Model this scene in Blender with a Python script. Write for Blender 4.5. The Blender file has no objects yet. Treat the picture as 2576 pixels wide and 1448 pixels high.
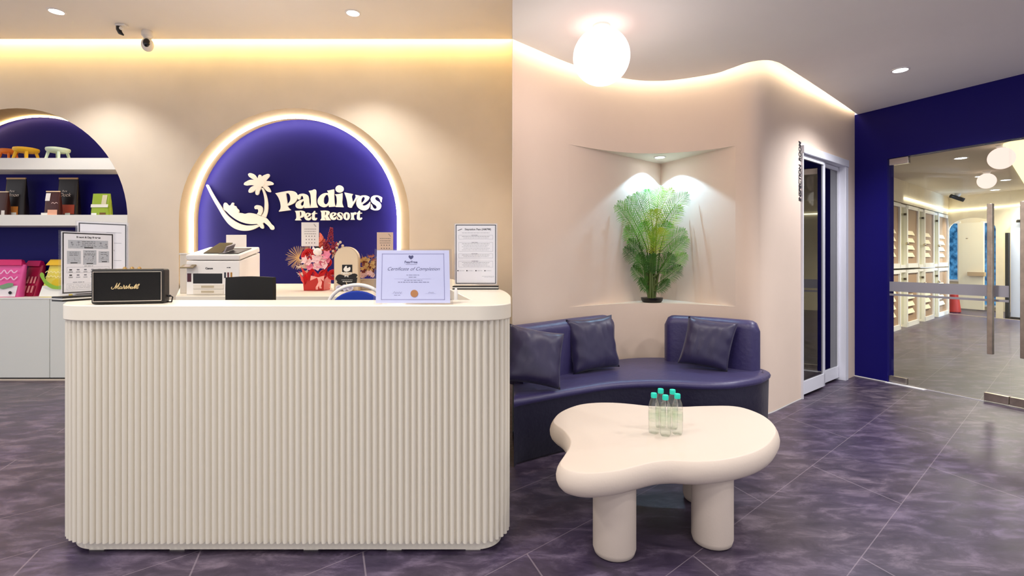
import bpy, bmesh, math, random
from mathutils import Vector, Matrix, noise
random.seed(7)
S = bpy.context.scene
COL = S.collection
PI = math.pi
F, CX, HY, EH = 1300.0, 1288.0, 650.0, 1.35     # focal length in px, principal x, horizon y, eye height

S.cycles.transparent_max_bounces = 40
# ------------------------------------------------------------------ camera, world, exposure
cd = bpy.data.cameras.new('camera'); cam = bpy.data.objects.new('camera', cd); COL.objects.link(cam)
cam.location = (0, 0, EH); cam.rotation_euler = (PI/2, 0, 0)
cd.sensor_width = 36; cd.lens = 36*F/2576; cd.shift_y = -(724-HY)/2576; cd.clip_start = 0.02; cd.clip_end = 200
S.camera = cam
S.view_settings.view_transform = 'Standard'; S.view_settings.look = 'None'
S.view_settings.exposure = 0.0; S.view_settings.gamma = 1.0
W = bpy.data.worlds.new('world'); S.world = W; W.use_nodes = True
bg = W.node_tree.nodes['Background']; bg.inputs[0].default_value = (0.98, 0.96, 1.0, 1); bg.inputs[1].default_value = 1.02

def lamp(kind, name, loc, energy, color=(1, 1, 1), size=0.1, rot=(0, 0, 0), spot=None, blend=0.3):
    l = bpy.data.lights.new(name, kind); l.energy = energy; l.color = color
    if kind == 'AREA': l.shape = 'DISK'; l.size = size
    else: l.shadow_soft_size = size
    if spot: l.spot_size = math.radians(spot); l.spot_blend = blend
    o = bpy.data.objects.new(name, l); o.location = loc; o.rotation_euler = rot; COL.objects.link(o)
    return o
WARMW = (1.0, 0.95, 0.88); COOLW = (0.97, 0.97, 1.0)
# spots of the downlights fitted further down, plus unseen spots added for brightness
for (x, y) in ((-1.54, 5.0), (-4.42, 5.0)):
    lamp('SPOT', 'ceiling_and_fill_spot', (x, y, 3.70), 100, (1, .96, .9), 0.04, spot=104, blend=0.6)
for (x, y, e) in ((-3.3, 1.7, 230), (-1.0, 1.7, 230), (-4.9, 3.0, 140)):  # unseen spots added to brighten the reception side
    lamp('SPOT', 'ceiling_and_fill_spot', (x, y, 3.70), e, WARMW, 0.2, spot=150, blend=0.8)
for (x, y, e) in ((-3.4, -0.2, 230), (-1.2, 0.3, 200)):  # added fill spots above the camera, out of view
    lamp('SPOT', 'ceiling_and_fill_spot', (x, y, 3.70), e, WARMW, 0.35, spot=150, blend=0.8)
for (x, y, e) in ((3.39, 4.52, 190), (1.3, 3.0, 60), (2.8, 2.6, 130), (4.2, 2.6, 170), (1.6, 0.6, 90), (3.4, 0.2, 120), (1.0, -1.2, 120)):  # the first belongs to a fitted downlight, the others are added fill
    lamp('SPOT', 'ceiling_and_fill_spot', (x, y, 2.97), e, COOLW if x > 3 else WARMW, 0.12, spot=140, blend=0.7)

# ------------------------------------------------------------------ helpers
def px(x, y, d): return Vector(((x-CX)/F*d, d, EH-(y-HY)/F*d))
def pz(x, y, z): return px(x, y, F*(EH-z)/(y-HY))
def lin(c):
    return tuple((v/12.92 if v <= .04045 else ((v+.055)/1.055)**2.4) for v in (c[0]/255, c[1]/255, c[2]/255))
MATS = {}
def mat(name, rgb, rough=0.5, metal=0.0, mottle=0.0, mscale=6.0, rgb2=None, bump=0.0, bscale=60, emit=0, spec=0.5, coat=0, sheen=0):
    if name in MATS: return MATS[name]
    m = bpy.data.materials.new(name); m.use_nodes = True; MATS[name] = m
    nt = m.node_tree; b = nt.nodes['Principled BSDF']; c = lin(rgb)
    b.inputs['Base Color'].default_value = (*c, 1); b.inputs['Roughness'].default_value = rough
    b.inputs['Metallic'].default_value = metal; b.inputs['Specular IOR Level'].default_value = spec
    if coat: b.inputs['Coat Weight'].default_value = coat
    if sheen: b.inputs['Sheen Weight'].default_value = sheen
    tc = nt.nodes.new('ShaderNodeTexCoord')
    if mottle or rgb2:
        n = nt.nodes.new('ShaderNodeTexNoise'); n.inputs['Scale'].default_value = mscale; n.inputs['Detail'].default_value = 6
        nt.links.new(tc.outputs['Object'], n.inputs['Vector'])
        r = nt.nodes.new('ShaderNodeValToRGB'); c2 = lin(rgb2) if rgb2 else tuple(v*(1-mottle) for v in c)
        r.color_ramp.elements[0].position = .35; r.color_ramp.elements[1].position = .65
        r.color_ramp.elements[0].color = (*c2, 1); r.color_ramp.elements[1].color = (*c, 1)
        nt.links.new(n.outputs[0], r.inputs[0]); nt.links.new(r.outputs[0], b.inputs['Base Color'])
    if bump:
        n2 = nt.nodes.new('ShaderNodeTexNoise'); n2.inputs['Scale'].default_value = bscale; n2.inputs['Detail'].default_value = 4
        nt.links.new(tc.outputs['Object'], n2.inputs['Vector'])
        bp = nt.nodes.new('ShaderNodeBump'); bp.inputs['Strength'].default_value = bump; bp.inputs['Distance'].default_value = 0.01
        nt.links.new(n2.outputs[0], bp.inputs['Height']); nt.links.new(bp.outputs[0], b.inputs['Normal'])
    if emit:
        b.inputs['Emission Color'].default_value = (*c, 1); b.inputs['Emission Strength'].default_value = emit
    return m
def glass(name, tint=(255, 255, 255), refl=1.0, rough=0.02, edge=0.0):
    if name in MATS: return MATS[name]
    m = bpy.data.materials.new(name); m.use_nodes = True; MATS[name] = m
    nt = m.node_tree; nt.nodes.clear()
    out = nt.nodes.new('ShaderNodeOutputMaterial'); t = nt.nodes.new('ShaderNodeBsdfTransparent'); g = nt.nodes.new('ShaderNodeBsdfGlossy')
    t.inputs[0].default_value = (*lin(tint), 1); g.inputs['Roughness'].default_value = rough
    fw = nt.nodes.new('ShaderNodeLayerWeight'); fw.inputs[0].default_value = .5
    lw = nt.nodes.new('ShaderNodeMath'); lw.operation = 'POWER'; lw.inputs[1].default_value = 4; nt.links.new(fw.outputs['Facing'], lw.inputs[0])
    mu = nt.nodes.new('ShaderNodeMath'); mu.operation = 'MULTIPLY_ADD'; mu.inputs[1].default_value = refl*.8; mu.inputs[2].default_value = edge+.025*refl
    mu.use_clamp = True
    mx = nt.nodes.new('ShaderNodeMixShader'); nt.links.new(lw.outputs[0], mu.inputs[0]); nt.links.new(mu.outputs[0], mx.inputs[0])
    nt.links.new(t.outputs[0], mx.inputs[1]); nt.links.new(g.outputs[0], mx.inputs[2]); nt.links.new(mx.outputs[0], out.inputs[0])
    return m
def glow(name, rgb, strength):
    if name in MATS: return MATS[name]
    m = bpy.data.materials.new(name); m.use_nodes = True; MATS[name] = m
    nt = m.node_tree; nt.nodes.clear(); out = nt.nodes.new('ShaderNodeOutputMaterial'); e = nt.nodes.new('ShaderNodeEmission')
    e.inputs[0].default_value = (*lin(rgb), 1); e.inputs[1].default_value = strength; nt.links.new(e.outputs[0], out.inputs[0]); return m

class MB:
    def __init__(s): s.v = []; s.f = []
    def add(s, vs, fs, M=None):
        k = len(s.v); s.v += [(M @ Vector(p)) if M else Vector(p) for p in vs]; s.f += [tuple(k+i for i in f) for f in fs]; return s
    def quad(s, *p): return s.add(p, [tuple(range(len(p)))])
    def box(s, a, b, M=None):
        (x0, y0, z0), (x1, y1, z1) = a, b
        return s.add([(x0,y0,z0),(x1,y0,z0),(x1,y1,z0),(x0,y1,z0),(x0,y0,z1),(x1,y0,z1),(x1,y1,z1),(x0,y1,z1)],
                     [(0,3,2,1),(4,5,6,7),(0,1,5,4),(1,2,6,5),(2,3,7,6),(3,0,4,7)], M)
    def prism(s, poly, z0, z1, M=None):
        n = len(poly); vs = [(p[0], p[1], z0) for p in poly]+[(p[0], p[1], z1) for p in poly]
        fs = [tuple(range(n-1, -1, -1)), tuple(range(n, 2*n))]+[(i, (i+1) % n, n+(i+1) % n, n+i) for i in range(n)]
        return s.add(vs, fs, M)
    def loft(s, rings, closed=True, caps=True):
        n = len(rings[0]); k = len(s.v)
        for r in rings: s.v += [Vector(p) for p in r]
        for j in range(len(rings)-1):
            for i in range(n if closed else n-1):
                a = k+j*n+i; b = k+j*n+(i+1) % n; s.f.append((a, b, b+n, a+n))
        if caps:
            s.f.append(tuple(k+i for i in range(n-1, -1, -1))); s.f.append(tuple(k+(len(rings)-1)*n+i for i in range(n)))
        return s
    def lathe(s, prof, c=(0, 0, 0), n=32, M=None):
        rings = [[(r*math.cos(2*PI*i/n)+c[0], r*math.sin(2*PI*i/n)+c[1], z+c[2]) for i in range(n)] for r, z in prof]
        if M: rings = [[M @ Vector(p) for p in r] for r in rings]
        return s.loft(rings)
    def tube(s, pts, r, n=8, rr=None):
        pts = [Vector(p) for p in pts]; rings = []; up = None
        for i, p in enumerate(pts):
            t = (pts[min(i+1, len(pts)-1)]-pts[max(i-1, 0)]).normalized()
            if up is None: up = Vector((0, 0, 1)) if abs(t.z) < .9 else Vector((1, 0, 0))
            a = t.cross(up)
            if a.length < 1e-5: a = t.orthogonal()
            a.normalize(); b = a.cross(t).normalized(); up = b
            q = rr[i] if rr else r
            rings.append([p+a*(q*math.cos(2*PI*k/n))+b*(q*math.sin(2*PI*k/n)) for k in range(n)])
        return s.loft(rings)
    def sphere(s, c, r, n=24, m=14, sc=(1, 1, 1)):
        rings = [[(c[0]+r*sc[0]*math.sin(PI*j/m)*math.cos(2*PI*i/n), c[1]+r*sc[1]*math.sin(PI*j/m)*math.sin(2*PI*i/n), c[2]-r*sc[2]*math.cos(PI*j/m)) for i in range(n)] for j in range(m+1)]
        rings[0] = [(c[0]+1e-5*math.cos(i), c[1]+1e-5*math.sin(i), c[2]-r*sc[2]) for i in range(n)]
        rings[-1] = [(c[0]+1e-5*math.cos(i), c[1]+1e-5*math.sin(i), c[2]+r*sc[2]) for i in range(n)]
        return s.loft(rings)
    def text(s, body, size, M, shear=0, bold=0, align='CENTER', ext=0.0005):
        c = bpy.data.curves.new('t', 'FONT'); c.body = body; c.size = size; c.shear = shear; c.offset = bold; c.align_x = align; c.extrude = ext
        o = bpy.data.objects.new('t', c); COL.objects.link(o); bpy.context.view_layer.update()
        me = bpy.data.meshes.new_from_object(o.evaluated_get(bpy.context.evaluated_depsgraph_get()))
        s.add([v.co for v in me.vertices], [tuple(p.vertices) for p in me.polygons], M)
        bpy.data.objects.remove(o); bpy.data.curves.remove(c); bpy.data.meshes.remove(me); return s
    def curves(s, splines, ext, M=None):
        """filled flat shape (holes allowed) with thickness: splines of (x, y[, corner]) in a plane"""
        c = bpy.data.curves.new('c', 'CURVE'); c.dimensions = '2D'; c.fill_mode = 'BOTH'; c.extrude = ext; c.resolution_u = 5
        for pts in splines:
            sp = c.splines.new('BEZIER'); sp.bezier_points.add(len(pts)-1); sp.use_cyclic_u = True
            for b, p in zip(sp.bezier_points, pts):
                b.co = (p[0], p[1], 0); t = 'VECTOR' if len(p) > 2 else 'AUTO'; b.handle_left_type = t; b.handle_right_type = t
        o = bpy.data.objects.new('c', c); COL.objects.link(o); bpy.context.view_layer.update()
        me = bpy.data.meshes.new_from_object(o.evaluated_get(bpy.context.evaluated_depsgraph_get()))
        s.add([v.co for v in me.vertices], [tuple(p.vertices) for p in me.polygons], M)
        bpy.data.objects.remove(o); bpy.data.curves.remove(c); bpy.data.meshes.remove(me); return s

def wloc(o):
    v = Vector((0, 0, 0))
    while o: v += o.location; o = o.parent
    return v
def obj(name, mb, m, parent=None, world=False, smooth=False, bevel=0, label=None, ang=35, seg=2):
    me = bpy.data.meshes.new(name)
    off = wloc(parent) if (world and parent) else Vector((0, 0, 0))
    me.from_pydata([tuple(v-off) for v in mb.v], [], mb.f); me.update()
    bm = bmesh.new(); bm.from_mesh(me); bmesh.ops.remove_doubles(bm, verts=bm.verts, dist=1e-6); bmesh.ops.recalc_face_normals(bm, faces=bm.faces); bm.to_mesh(me); bm.free()
    if m: me.materials.append(m)
    if smooth: me.shade_smooth()
    o = bpy.data.objects.new(name, me); COL.objects.link(o)
    if smooth and ang < 180:
        me.set_sharp_from_angle(angle=math.radians(ang))
    if parent: o.parent = parent
    if bevel:
        b = o.modifiers.new('bevel', 'BEVEL'); b.width = bevel; b.segments = seg; b.limit_method = 'ANGLE'; b.harden_normals = False
        me.shade_smooth(); me.set_sharp_from_angle(angle=math.radians(50))
    if label: o['label'] = label
    return o
def thing(name, label, cat, loc=(0, 0, 0), rotz=0, group=None):
    o = bpy.data.objects.new(name, None); COL.objects.link(o); o.empty_display_size = .1
    o.location = loc; o.rotation_euler = (0, 0, rotz); o['label'] = label; o['category'] = cat
    if group: o['group'] = group
    return o
def tag(o, label, cat, group=None):
    o['label'] = label; o['category'] = cat
    if group: o['group'] = group
    return o
def struct(name, mb, m, parent=None, **k):
    o = obj(name, mb, m, parent, **k)
    if not parent: o['kind'] = 'structure'
    return o
def dup(root, loc, label, rotz=None, scale=None, group=None):
    def cp(o, par):
        c = o.copy(); COL.objects.link(c); c.parent = par
        for ch in o.children: cp(ch, c)
        return c
    r = cp(root, None); r.location = loc
    if rotz is not None: r.rotation_euler = (0, 0, rotz)
    if scale: r.scale = scale
    r['label'] = label
    if group: r['group'] = group
    return r
def catmull(pts, n=8, closed=False):
    out = []; N = len(pts); P = [Vector(p) for p in pts]
    for i in range(N if closed else N-1):
        g = (lambda k: P[k % N]) if closed else (lambda k: P[max(0, min(N-1, k))])
        a, b, c, d = g(i-1), g(i), g(i+1), g(i+2)
        for j in range(n):
            t = j/n; out.append(.5*((2*b)+(c-a)*t+(2*a-5*b+4*c-d)*t*t+(3*b-a-3*c+d)*t**3))
    if not closed: out.append(P[-1])
    return out
def offset(poly, d, closed=True):
    n = len(poly); out = []
    for i in range(n):
        a = poly[(i-1) % n] if closed else poly[max(0, i-1)]; b = poly[(i+1) % n] if closed else poly[min(n-1, i+1)]
        t = Vector((b[0]-a[0], b[1]-a[1])).normalized(); out.append((poly[i][0]+t.y*d, poly[i][1]-t.x*d))
    return out
def frame(o, xdir, zdir=(0, 0, 1)):
    """matrix: local x along xdir, local z up, local y away from the viewer"""
    x = Vector(xdir).normalized(); z = Vector(zdir).normalized(); y = z.cross(x).normalized(); z = x.cross(y)
    M = Matrix((x, y, z)).transposed().to_4x4(); M.translation = Vector(o); return M
UP = Matrix.Rotation(PI/2, 4, 'X')      # plane x-y drawn upright (x right, y up) facing -Y

# ------------------------------------------------------------------ materials
plaster = mat('cream_plaster', (228, 214, 196), .85, mottle=.10, mscale=1.3, bump=.12, bscale=9)
plaster2 = mat('pink_cream_plaster', (232, 211, 194), .85, mottle=.06, mscale=1.1, bump=.10, bscale=9)
ceil_m = mat('ceiling_paint', (246, 238, 228), .9, mottle=.05, mscale=.8)
ceil2_m = mat('ceiling_paint_grey', (252, 250, 246), .9, mottle=.05, mscale=.8)
blue_p = mat('blue_paint', (22, 16, 102), .5, spec=.15)
blue_panel = mat('blue_panel_paint', (22, 17, 84), .6, spec=.15)
white_m = mat('white_laminate', (240, 238, 232), .4)
cream_m = mat('cream_laminate', (240, 232, 216), .35)
led_y = glow('warm_led', (255, 222, 140), 60)
led_w = glow('white_led', (255, 240, 205), 14)
led_c = glow('downlight_lens', (245, 248, 255), 30)
black_m = mat('black_plastic', (10, 9, 12), .4)
steel = mat('brushed_steel', (205, 194, 180), .34, metal=1, mottle=.25, mscale=14)
chrome = mat('chrome', (215, 210, 205), .15, metal=1)
acrylic = glass('clear_acrylic', (253, 253, 254), refl=1.0, edge=.03)
clear = glass('door_glass', (250, 252, 250), refl=.9, edge=.0)
paper = mat('white_paper', (238, 236, 240), .6)
ink = mat('black_ink', (26, 24, 34), .6)
grey_ink = mat('grey_ink', (130, 132, 144), .6)

# ------------------------------------------------------------------ FLOOR
def floor_material():
    m = bpy.data.materials.new('slate_vinyl_tiles'); m.use_nodes = True; nt = m.node_tree; b = nt.nodes['Principled BSDF']; L = nt.links
    N = nt.nodes.new
    tc = N('ShaderNodeTexCoord'); sep = N('ShaderNodeSeparateXYZ'); L.new(tc.outputs['Object'], sep.inputs[0])
    mp = N('ShaderNodeMapping'); mp.inputs['Rotation'].default_value = (0, 0, -.75); mp.inputs['Scale'].default_value = (1, 2.2, 1); L.new(tc.outputs['Object'], mp.inputs[0])
    n1 = N('ShaderNodeTexNoise'); n1.inputs['Scale'].default_value = 4.2; n1.inputs['Detail'].default_value = 9; n1.inputs['Roughness'].default_value = .68; n1.inputs['Distortion'].default_value = .5; L.new(mp.outputs[0], n1.inputs[0])
    r1 = N('ShaderNodeValToRGB'); e = r1.color_ramp.elements
    e[0].position = .33; e[0].color = (*lin((46, 39, 55)), 1); e[1].position = .68; e[1].color = (*lin((114, 104, 116)), 1)
    k = e.new(.5); k.color = (*lin((70, 61, 76)), 1); L.new(n1.outputs[0], r1.inputs[0])
    n2 = N('ShaderNodeTexNoise'); n2.inputs['Scale'].default_value = .9; L.new(tc.outputs['Object'], n2.inputs[0])
    r2 = N('ShaderNodeValToRGB'); r2.color_ramp.elements[0].position = .4; r2.color_ramp.elements[1].position = .62
    r2.color_ramp.elements[0].color = (.86, .80, 1.08, 1); r2.color_ramp.elements[1].color = (1.05, 1, 1.0, 1); L.new(n2.outputs[0], r2.inputs[0])
    mx = N('ShaderNodeMix'); mx.data_type = 'RGBA'; mx.blend_type = 'MULTIPLY'; mx.inputs[0].default_value = 1
    L.new(r1.outputs[0], mx.inputs[6]); L.new(r2.outputs[0], mx.inputs[7])
    # grout: a = X - 1.11 Y (rows), b = X + .35 Y (staggered cross joints)
    def lincomb(kx, ky, off):
        a = N('ShaderNodeMath'); a.operation = 'MULTIPLY_ADD'; a.inputs[1].default_value = kx; a.inputs[2].default_value = off; L.new(sep.outputs[0], a.inputs[0])
        c = N('ShaderNodeMath'); c.operation = 'MULTIPLY_ADD'; c.inputs[1].default_value = ky; L.new(sep.outputs[1], c.inputs[0]); L.new(a.outputs[0], c.inputs[2]); return c
    def op(o, a, v=None):
        q = N('ShaderNodeMath'); q.operation = o; L.new(a.outputs[0], q.inputs[0])
        if v is not None:
            if isinstance(v, (int, float)): q.inputs[1].default_value = v
            else: L.new(v.outputs[0], q.inputs[1])
        return q
    A = op('DIVIDE', lincomb(1, -1.112, 1.02), .771); fa = op('FRACT', A); row = op('FLOOR', A)
    Bq = lincomb(1, .36, -.92); Bd = op('DIVIDE', Bq, 1.5); stag = op('MULTIPLY', row, .5); Bs = op('ADD', Bd, stag); fb = op('FRACT', Bs)
    def line(f, w):
        a = op('SUBTRACT', f, .5); a = op('ABSOLUTE', a); return op('GREATER_THAN', a, .5-w)
    la = line(fa, .0042); lb = line(fb, .0026); l = op('MAXIMUM', la, lb)
    mg = N('ShaderNodeMix'); mg.data_type = 'RGBA'; mg.inputs[7].default_value = (*lin((150, 138, 150)), 1)
    sc = op('MULTIPLY', l, .45); L.new(sc.outputs[0], mg.inputs[0]); L.new(mx.outputs[2], mg.inputs[6]); L.new(mg.outputs[2], b.inputs['Base Color'])
    rr = N('ShaderNodeMapRange'); rr.inputs[3].default_value = .28; rr.inputs[4].default_value = .46; L.new(n1.outputs[0], rr.inputs[0]); L.new(rr.outputs[0], b.inputs['Roughness'])
    bp = N('ShaderNodeBump'); bp.inputs['Strength'].default_value = .08; bp.inputs['Distance'].default_value = .01; L.new(n1.outputs[0], bp.inputs['Height']); L.new(bp.outputs[0], b.inputs['Normal'])
    return m
floor_m = floor_material()
struct('floor', MB().quad((-9, -3, 0), (18, -3, 0), (18, 18, 0), (-9, 18, 0)), floor_m)

# ------------------------------------------------------------------ LEFT ROOM: wall with two arches, ceiling with cove
DL = 5.72; ZL = 3.727
def arch(cx, cy, rx, ry, d, z0, n=40):
    """arch outline at depth d given in px of the picture; list of (X, Z)"""
    out = []
    for i in range(n+1):
        a = PI*i/n; q = px(cx-rx*math.cos(a), cy-ry*math.sin(a), d); out.append((q.x, q.z))
    return [(out[0][0], z0)]+out+[(out[-1][0], z0)]
A1o = arch(740, 553, 290, 281, DL, 0.02); A1i = arch(743, 553, 260, 259, DL+.15, 0.02)
A2o = arch(42, 553, 279, 281, DL, 0.02); A2i = [(x+.0, z) for x, z in A2o]
wm = MB().curves([[(-8, 0, 1), (.003, 0, 1), (.003, 3.95, 1), (-8, 3.95, 1)], [(x, z, 1) for x, z in A1o], [(x, z, 1) for x, z in A2o]], 0.0, Matrix.Translation((0, DL, 0)) @ UP)
struct('wall_back', wm, plaster)
def reveal(o, i, d0, d1): return MB().loft([[(x, d0, z) for x, z in o], [(x, d1, z) for x, z in i]], closed=False, caps=False)
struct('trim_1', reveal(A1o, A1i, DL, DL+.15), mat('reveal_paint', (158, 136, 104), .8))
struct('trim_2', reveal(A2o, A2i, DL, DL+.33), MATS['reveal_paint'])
x0, x1 = A1i[0][0]-.2, A1i[-1][0]+.2
struct('wall_logo_panel', MB().box((x0, DL+.265, 0), (x1, DL+.30, 3.3)), blue_panel)
struct('trim_8', reveal(A1i, A1i, DL+.15, DL+.265), MATS['reveal_paint'])
struct('wall_shelf_panel', MB().box((A2o[0][0]-.1, DL+.335, 0), (A2o[-1][0]+.1, DL+.37, 3.4)), blue_p)
def led_along(name, path, r, m, label, loc):
    t = thing(name, label, 'led strip', loc)
    obj('diffuser', MB().tube(path, r, 6), m, t, world=True, smooth=True); return t
p1 = [(x, DL+.145, z) for x, z in offset(A1i, .006, False)]
led_along('led_strip', p1, .011, glow('arch_led', (255, 243, 230), 80), 'glowing warm white LED strip around the blue logo arch', (-2.4, DL+.145, 2.9))
p2 = [(x, DL+.28, z) for x, z in offset(A2i, .012, False)][1:-1]
led_along('led_strip', p2, .011, glow('arch_led2', (255, 220, 160), 16), 'glowing warm LED strip around the inside of the shelf arch', (-5.5, DL+.30, 2.9))

# ceilings
LW = 5.60
struct('ceiling_left', MB().box((-8, -3, ZL), (0.003, LW, ZL+.07)), ceil_m)
struct('trim_3', MB().box((-8, LW-.02, ZL+.10), (0.003, DL+.05, ZL+.16)), ceil_m)
led_along('cove_light', [(-8, LW+.05, ZL+.085), (-.01, LW+.05, ZL+.085)], .012, led_y, 'long straight warm LED cove line along the top of the reception wall', (-4, LW+.05, ZL+.08))
lip = [(0.003, 3.886), (.162, 4.047), (.532, 4.405), (1.027, 4.735), (1.41, 4.80), (1.785, 4.633), (1.90, 4.49), (1.985, 4.355), (2.10, 4.30), (2.215, 4.335), (2.36, 4.45), (2.797, 4.842), (3.22, 5.23), (3.97, 5.93)]
lipc = [(v.x, v.y) for v in catmull([(x, y, 0) for x, y in lip], 6)]
wallc = offset(lipc, -.115, False)
wallc = [p for p in wallc if p[0] > .02]; wallc = [(.004, 4.035)]+wallc
wallc = [p for p in wallc if p[0] < 2.72]+[(2.80, 4.99)]
wallc = [(v.x, v.y) for v in [Vector(p) for p in wallc]]
def resamp(pts, step):
    pts = [Vector(p) for p in pts]; L = [0]
    for a, b in zip(pts, pts[1:]): L.append(L[-1]+(b-a).length)
    n = int(L[-1]/step); o_ = []; j = 0
    for i in range(n+1):
        s_ = L[-1]*i/n
        while j < len(L)-2 and L[j+1] < s_: j += 1
        o_.append(pts[j].lerp(pts[j+1], (s_-L[j])/(L[j+1]-L[j])))
    return o_
wallc = resamp(wallc, .04)
for _ in range(14): wallc = [wallc[0]]+[(wallc[i-1]+wallc[i]*2+wallc[i+1])/4 for i in range(1, len(wallc)-1)]+[wallc[-1]]
wallc = [(v.x, v.y) for v in wallc]
DU = Vector((.77, .638)); DN = Vector((-.638, .77))              # door wall direction / away from the lounge
corner = Vector((3.945, 5.949)); DOOR0 = Vector((2.80, 4.99))
DU = (corner-DOOR0).normalized(); DN = Vector((-DU.y, DU.x)); DWL = (corner-DOOR0).length
BV = Vector((.425, -.905)).normalized()                          # blue wall direction
BN = Vector((BV.y, -BV.x))*-1                                      # away from the lounge (into the grooming hall)
def bw(t, o=0): p = corner+BV*t+BN*o; return (p.x, p.y)
ZR = 3.0
cpoly = lipc+[bw(4.2), (7.2, -3), (.003, -3)]
struct('ceiling_right', MB().prism(cpoly, ZR, ZR+.03), ceil2_m)
back = [(max(x, .004), y) for x, y in offset(lipc, -.22, False)]
m_ = MB()
for i in range(len(lipc)-1): m_.add([(*lipc[i], ZR+.09), (*lipc[i+1], ZR+.09), (*back[i+1], ZR+.09), (*back[i], ZR+.09)], [(0, 1, 2, 3)])
struct('trim_4', m_, ceil2_m)
ledp = [(max(x, .02), y, ZR+.05) for x, y in offset(lipc, -.035, False)]
led_along('cove_light', ledp, .010, led_w, 'wavy warm LED cove line along the top of the curved lounge wall', (1.4, 4.8, ZR+.05))
# return wall where the lounge wall starts, and the ceiling step over it
m_ = MB().box((.002, 3.886, 0), (.0035, DL, 3.95)).box((.002, -3, ZR+.03), (.0035, 3.886, 3.95))
struct('wall_return', m_, plaster)

# lounge wall with corner niche and door opening
zl, zs = .925, 2.349
NA, NB, NC = (1432, .0), (1850, 0), Vector((1.57, 5.457))
def ray_hit(curve, xpix):
    k = (xpix-CX)/F
    for i in range(len(curve)-1):
        a = Vector(curve[i]); b = Vector(curve[i+1]); fa = a.x-k*a.y; fb = b.x-k*b.y
        if fa <= 0 <= fb: t = fa/(fa-fb); return i, a.lerp(b, t)
ia, PA = ray_hit(wallc, 1430); ib, PB = ray_hit(wallc, 1850)
inner = [tuple(PA)]+[wallc[i] for i in range(ia+1, ib+1)]+[tuple(PB)]
m_ = MB()
def strip(pts, z0, z1, n=1):
    for i in range(len(pts)-1): m_.add([(*pts[i], z0), (*pts[i+1], z0), (*pts[i+1], z1), (*pts[i], z1)], [(0, 1, 2, 3)])
full = wallc[:ia+1]+inner+wallc[ib+1:]
strip(full, 0, zl); strip(full, zs, 3.12); strip(wallc[:ia+1]+[tuple(PA)], zl, zs); strip([tuple(PB)]+wallc[ib+1:], zl, zs)
struct('wall_curved', m_, plaster2, smooth=True, ang=60)
m_ = MB().quad((*PA, zl), (*NC, zl), (*NC, zs), (*PA, zs)).quad((*NC, zl), (*PB, zl), (*PB, zs), (*NC, zs))
struct('wall_niche', m_, plaster2)
m_ = MB().add([(*p, zs) for p in inner]+[(*NC, zs)], [tuple(range(len(inner)+1))]).add([(*p, zl) for p in inner]+[(*NC, zl)], [tuple(range(len(inner)+1))])
struct('trim_5', m_, mat('niche_paint', (236, 226, 210), .7))
# door wall
def dw(s, o=0): p = DOOR0+DU*s+DN*o; return (p.x, p.y)
ds0, ds1, dzt = .03, 1.30, 2.44
def skm(x):   # s along the door wall for a picture column
    k = (x-CX)/F; return (k*DOOR0.y-DOOR0.x)/(DU.x-k*DU.y)
ds0, ds1 = skm(2018), skm(2127)
m_ = MB()
for (a, b, z0, z1_) in ((0, ds0, 0, 3.12), (ds1, DWL, 0, 3.12), (ds0, ds1, dzt, 3.12)):
    m_.quad((*dw(a), z0), (*dw(b), z0), (*dw(b), z1_), (*dw(a), z1_))
m_.quad((*dw(ds0), 0), (*dw(ds0, .12), 0), (*dw(ds0, .12), dzt), (*dw(ds0), dzt)).quad((*dw(ds1), 0), (*dw(ds1, .12), 0), (*dw(ds1, .12), dzt), (*dw(ds1), dzt))
struct('wall_door_side', m_, plaster2)
m_ = MB()
pts = full+[dw(ds0)]
for i in range(len(pts)-1): m_.add([(*offset(pts, .006, False)[i], 0), (*offset(pts, .006, False)[i+1], 0), (*offset(pts, .006, False)[i+1], .012), (*offset(pts, .006, False)[i], .012)], [(0, 1, 2, 3)])
struct('baseboard_curved', m_, white_m)

# blue wall with the glass front opening
def tb(x): k = (x-CX)/F; return (k*corner.y-corner.x)/(BV.x-k*BV.y)
t0, t1, zo = tb(2232), 3.9, 2.437
m_ = MB()
def bwbox(a, b, z0, z1, th=.12): m_.prism([bw(a), bw(b), bw(b, th), bw(a, th)], z0, z1)
bwbox(0, t0, 0, zo); bwbox(0, 4.2, zo, ZR)
struct('wall_blue', m_, blue_p)
m_ = MB().prism([bw(0, -.006), bw(t0, -.006), bw(t0, -.001), bw(0, -.001)], 0, .010)
struct('baseboard_blue', m_, white_m)

# ------------------------------------------------------------------ reception counter
ZT = 1.1385
left_t = Vector((-.60, .80))
cL = Vector((-1.924, 2.55)); RL = .22
out = []
# outline clockwise seen from above: left wing back -> front -> right wing back
p = cL+Vector((-.755, -.656))*RL
out.append((p+left_t*.62)); out.append(p+left_t*.3)
for i in range(11):
    a = math.atan2(-.656, -.755)+(-PI/2-math.atan2(-.656, -.755))*i/10; out.append(cL+Vector((math.cos(a), math.sin(a)))*RL)
cR = Vector((-.165, 2.49)); RR = .16
for i in range(13): a = -PI/2+PI/2*i/12; out.append(cR+Vector((math.cos(a), math.sin(a)))*RR)
rw = [v for v in catmull([(-.006, 2.72, 0), (-.012, 3.0, 0), (-.06, 3.44, 0), (-.16, 3.78, 0), (-.64, 5.40, 0)], 5)]
out += [Vector((v.x, v.y)) for v in rw]
nout = len(out)
inn = [Vector((-.87, 5.40)), Vector((-.364, 3.31)), Vector((-.205, 2.644)), Vector((-1.90, 2.644)), Vector((-2.2, 3.09))]
ctr = thing('reception_counter', 'cream reception counter with fluted front and rounded corners', 'reception counter', (-1.1, 2.6, 0))
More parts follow.
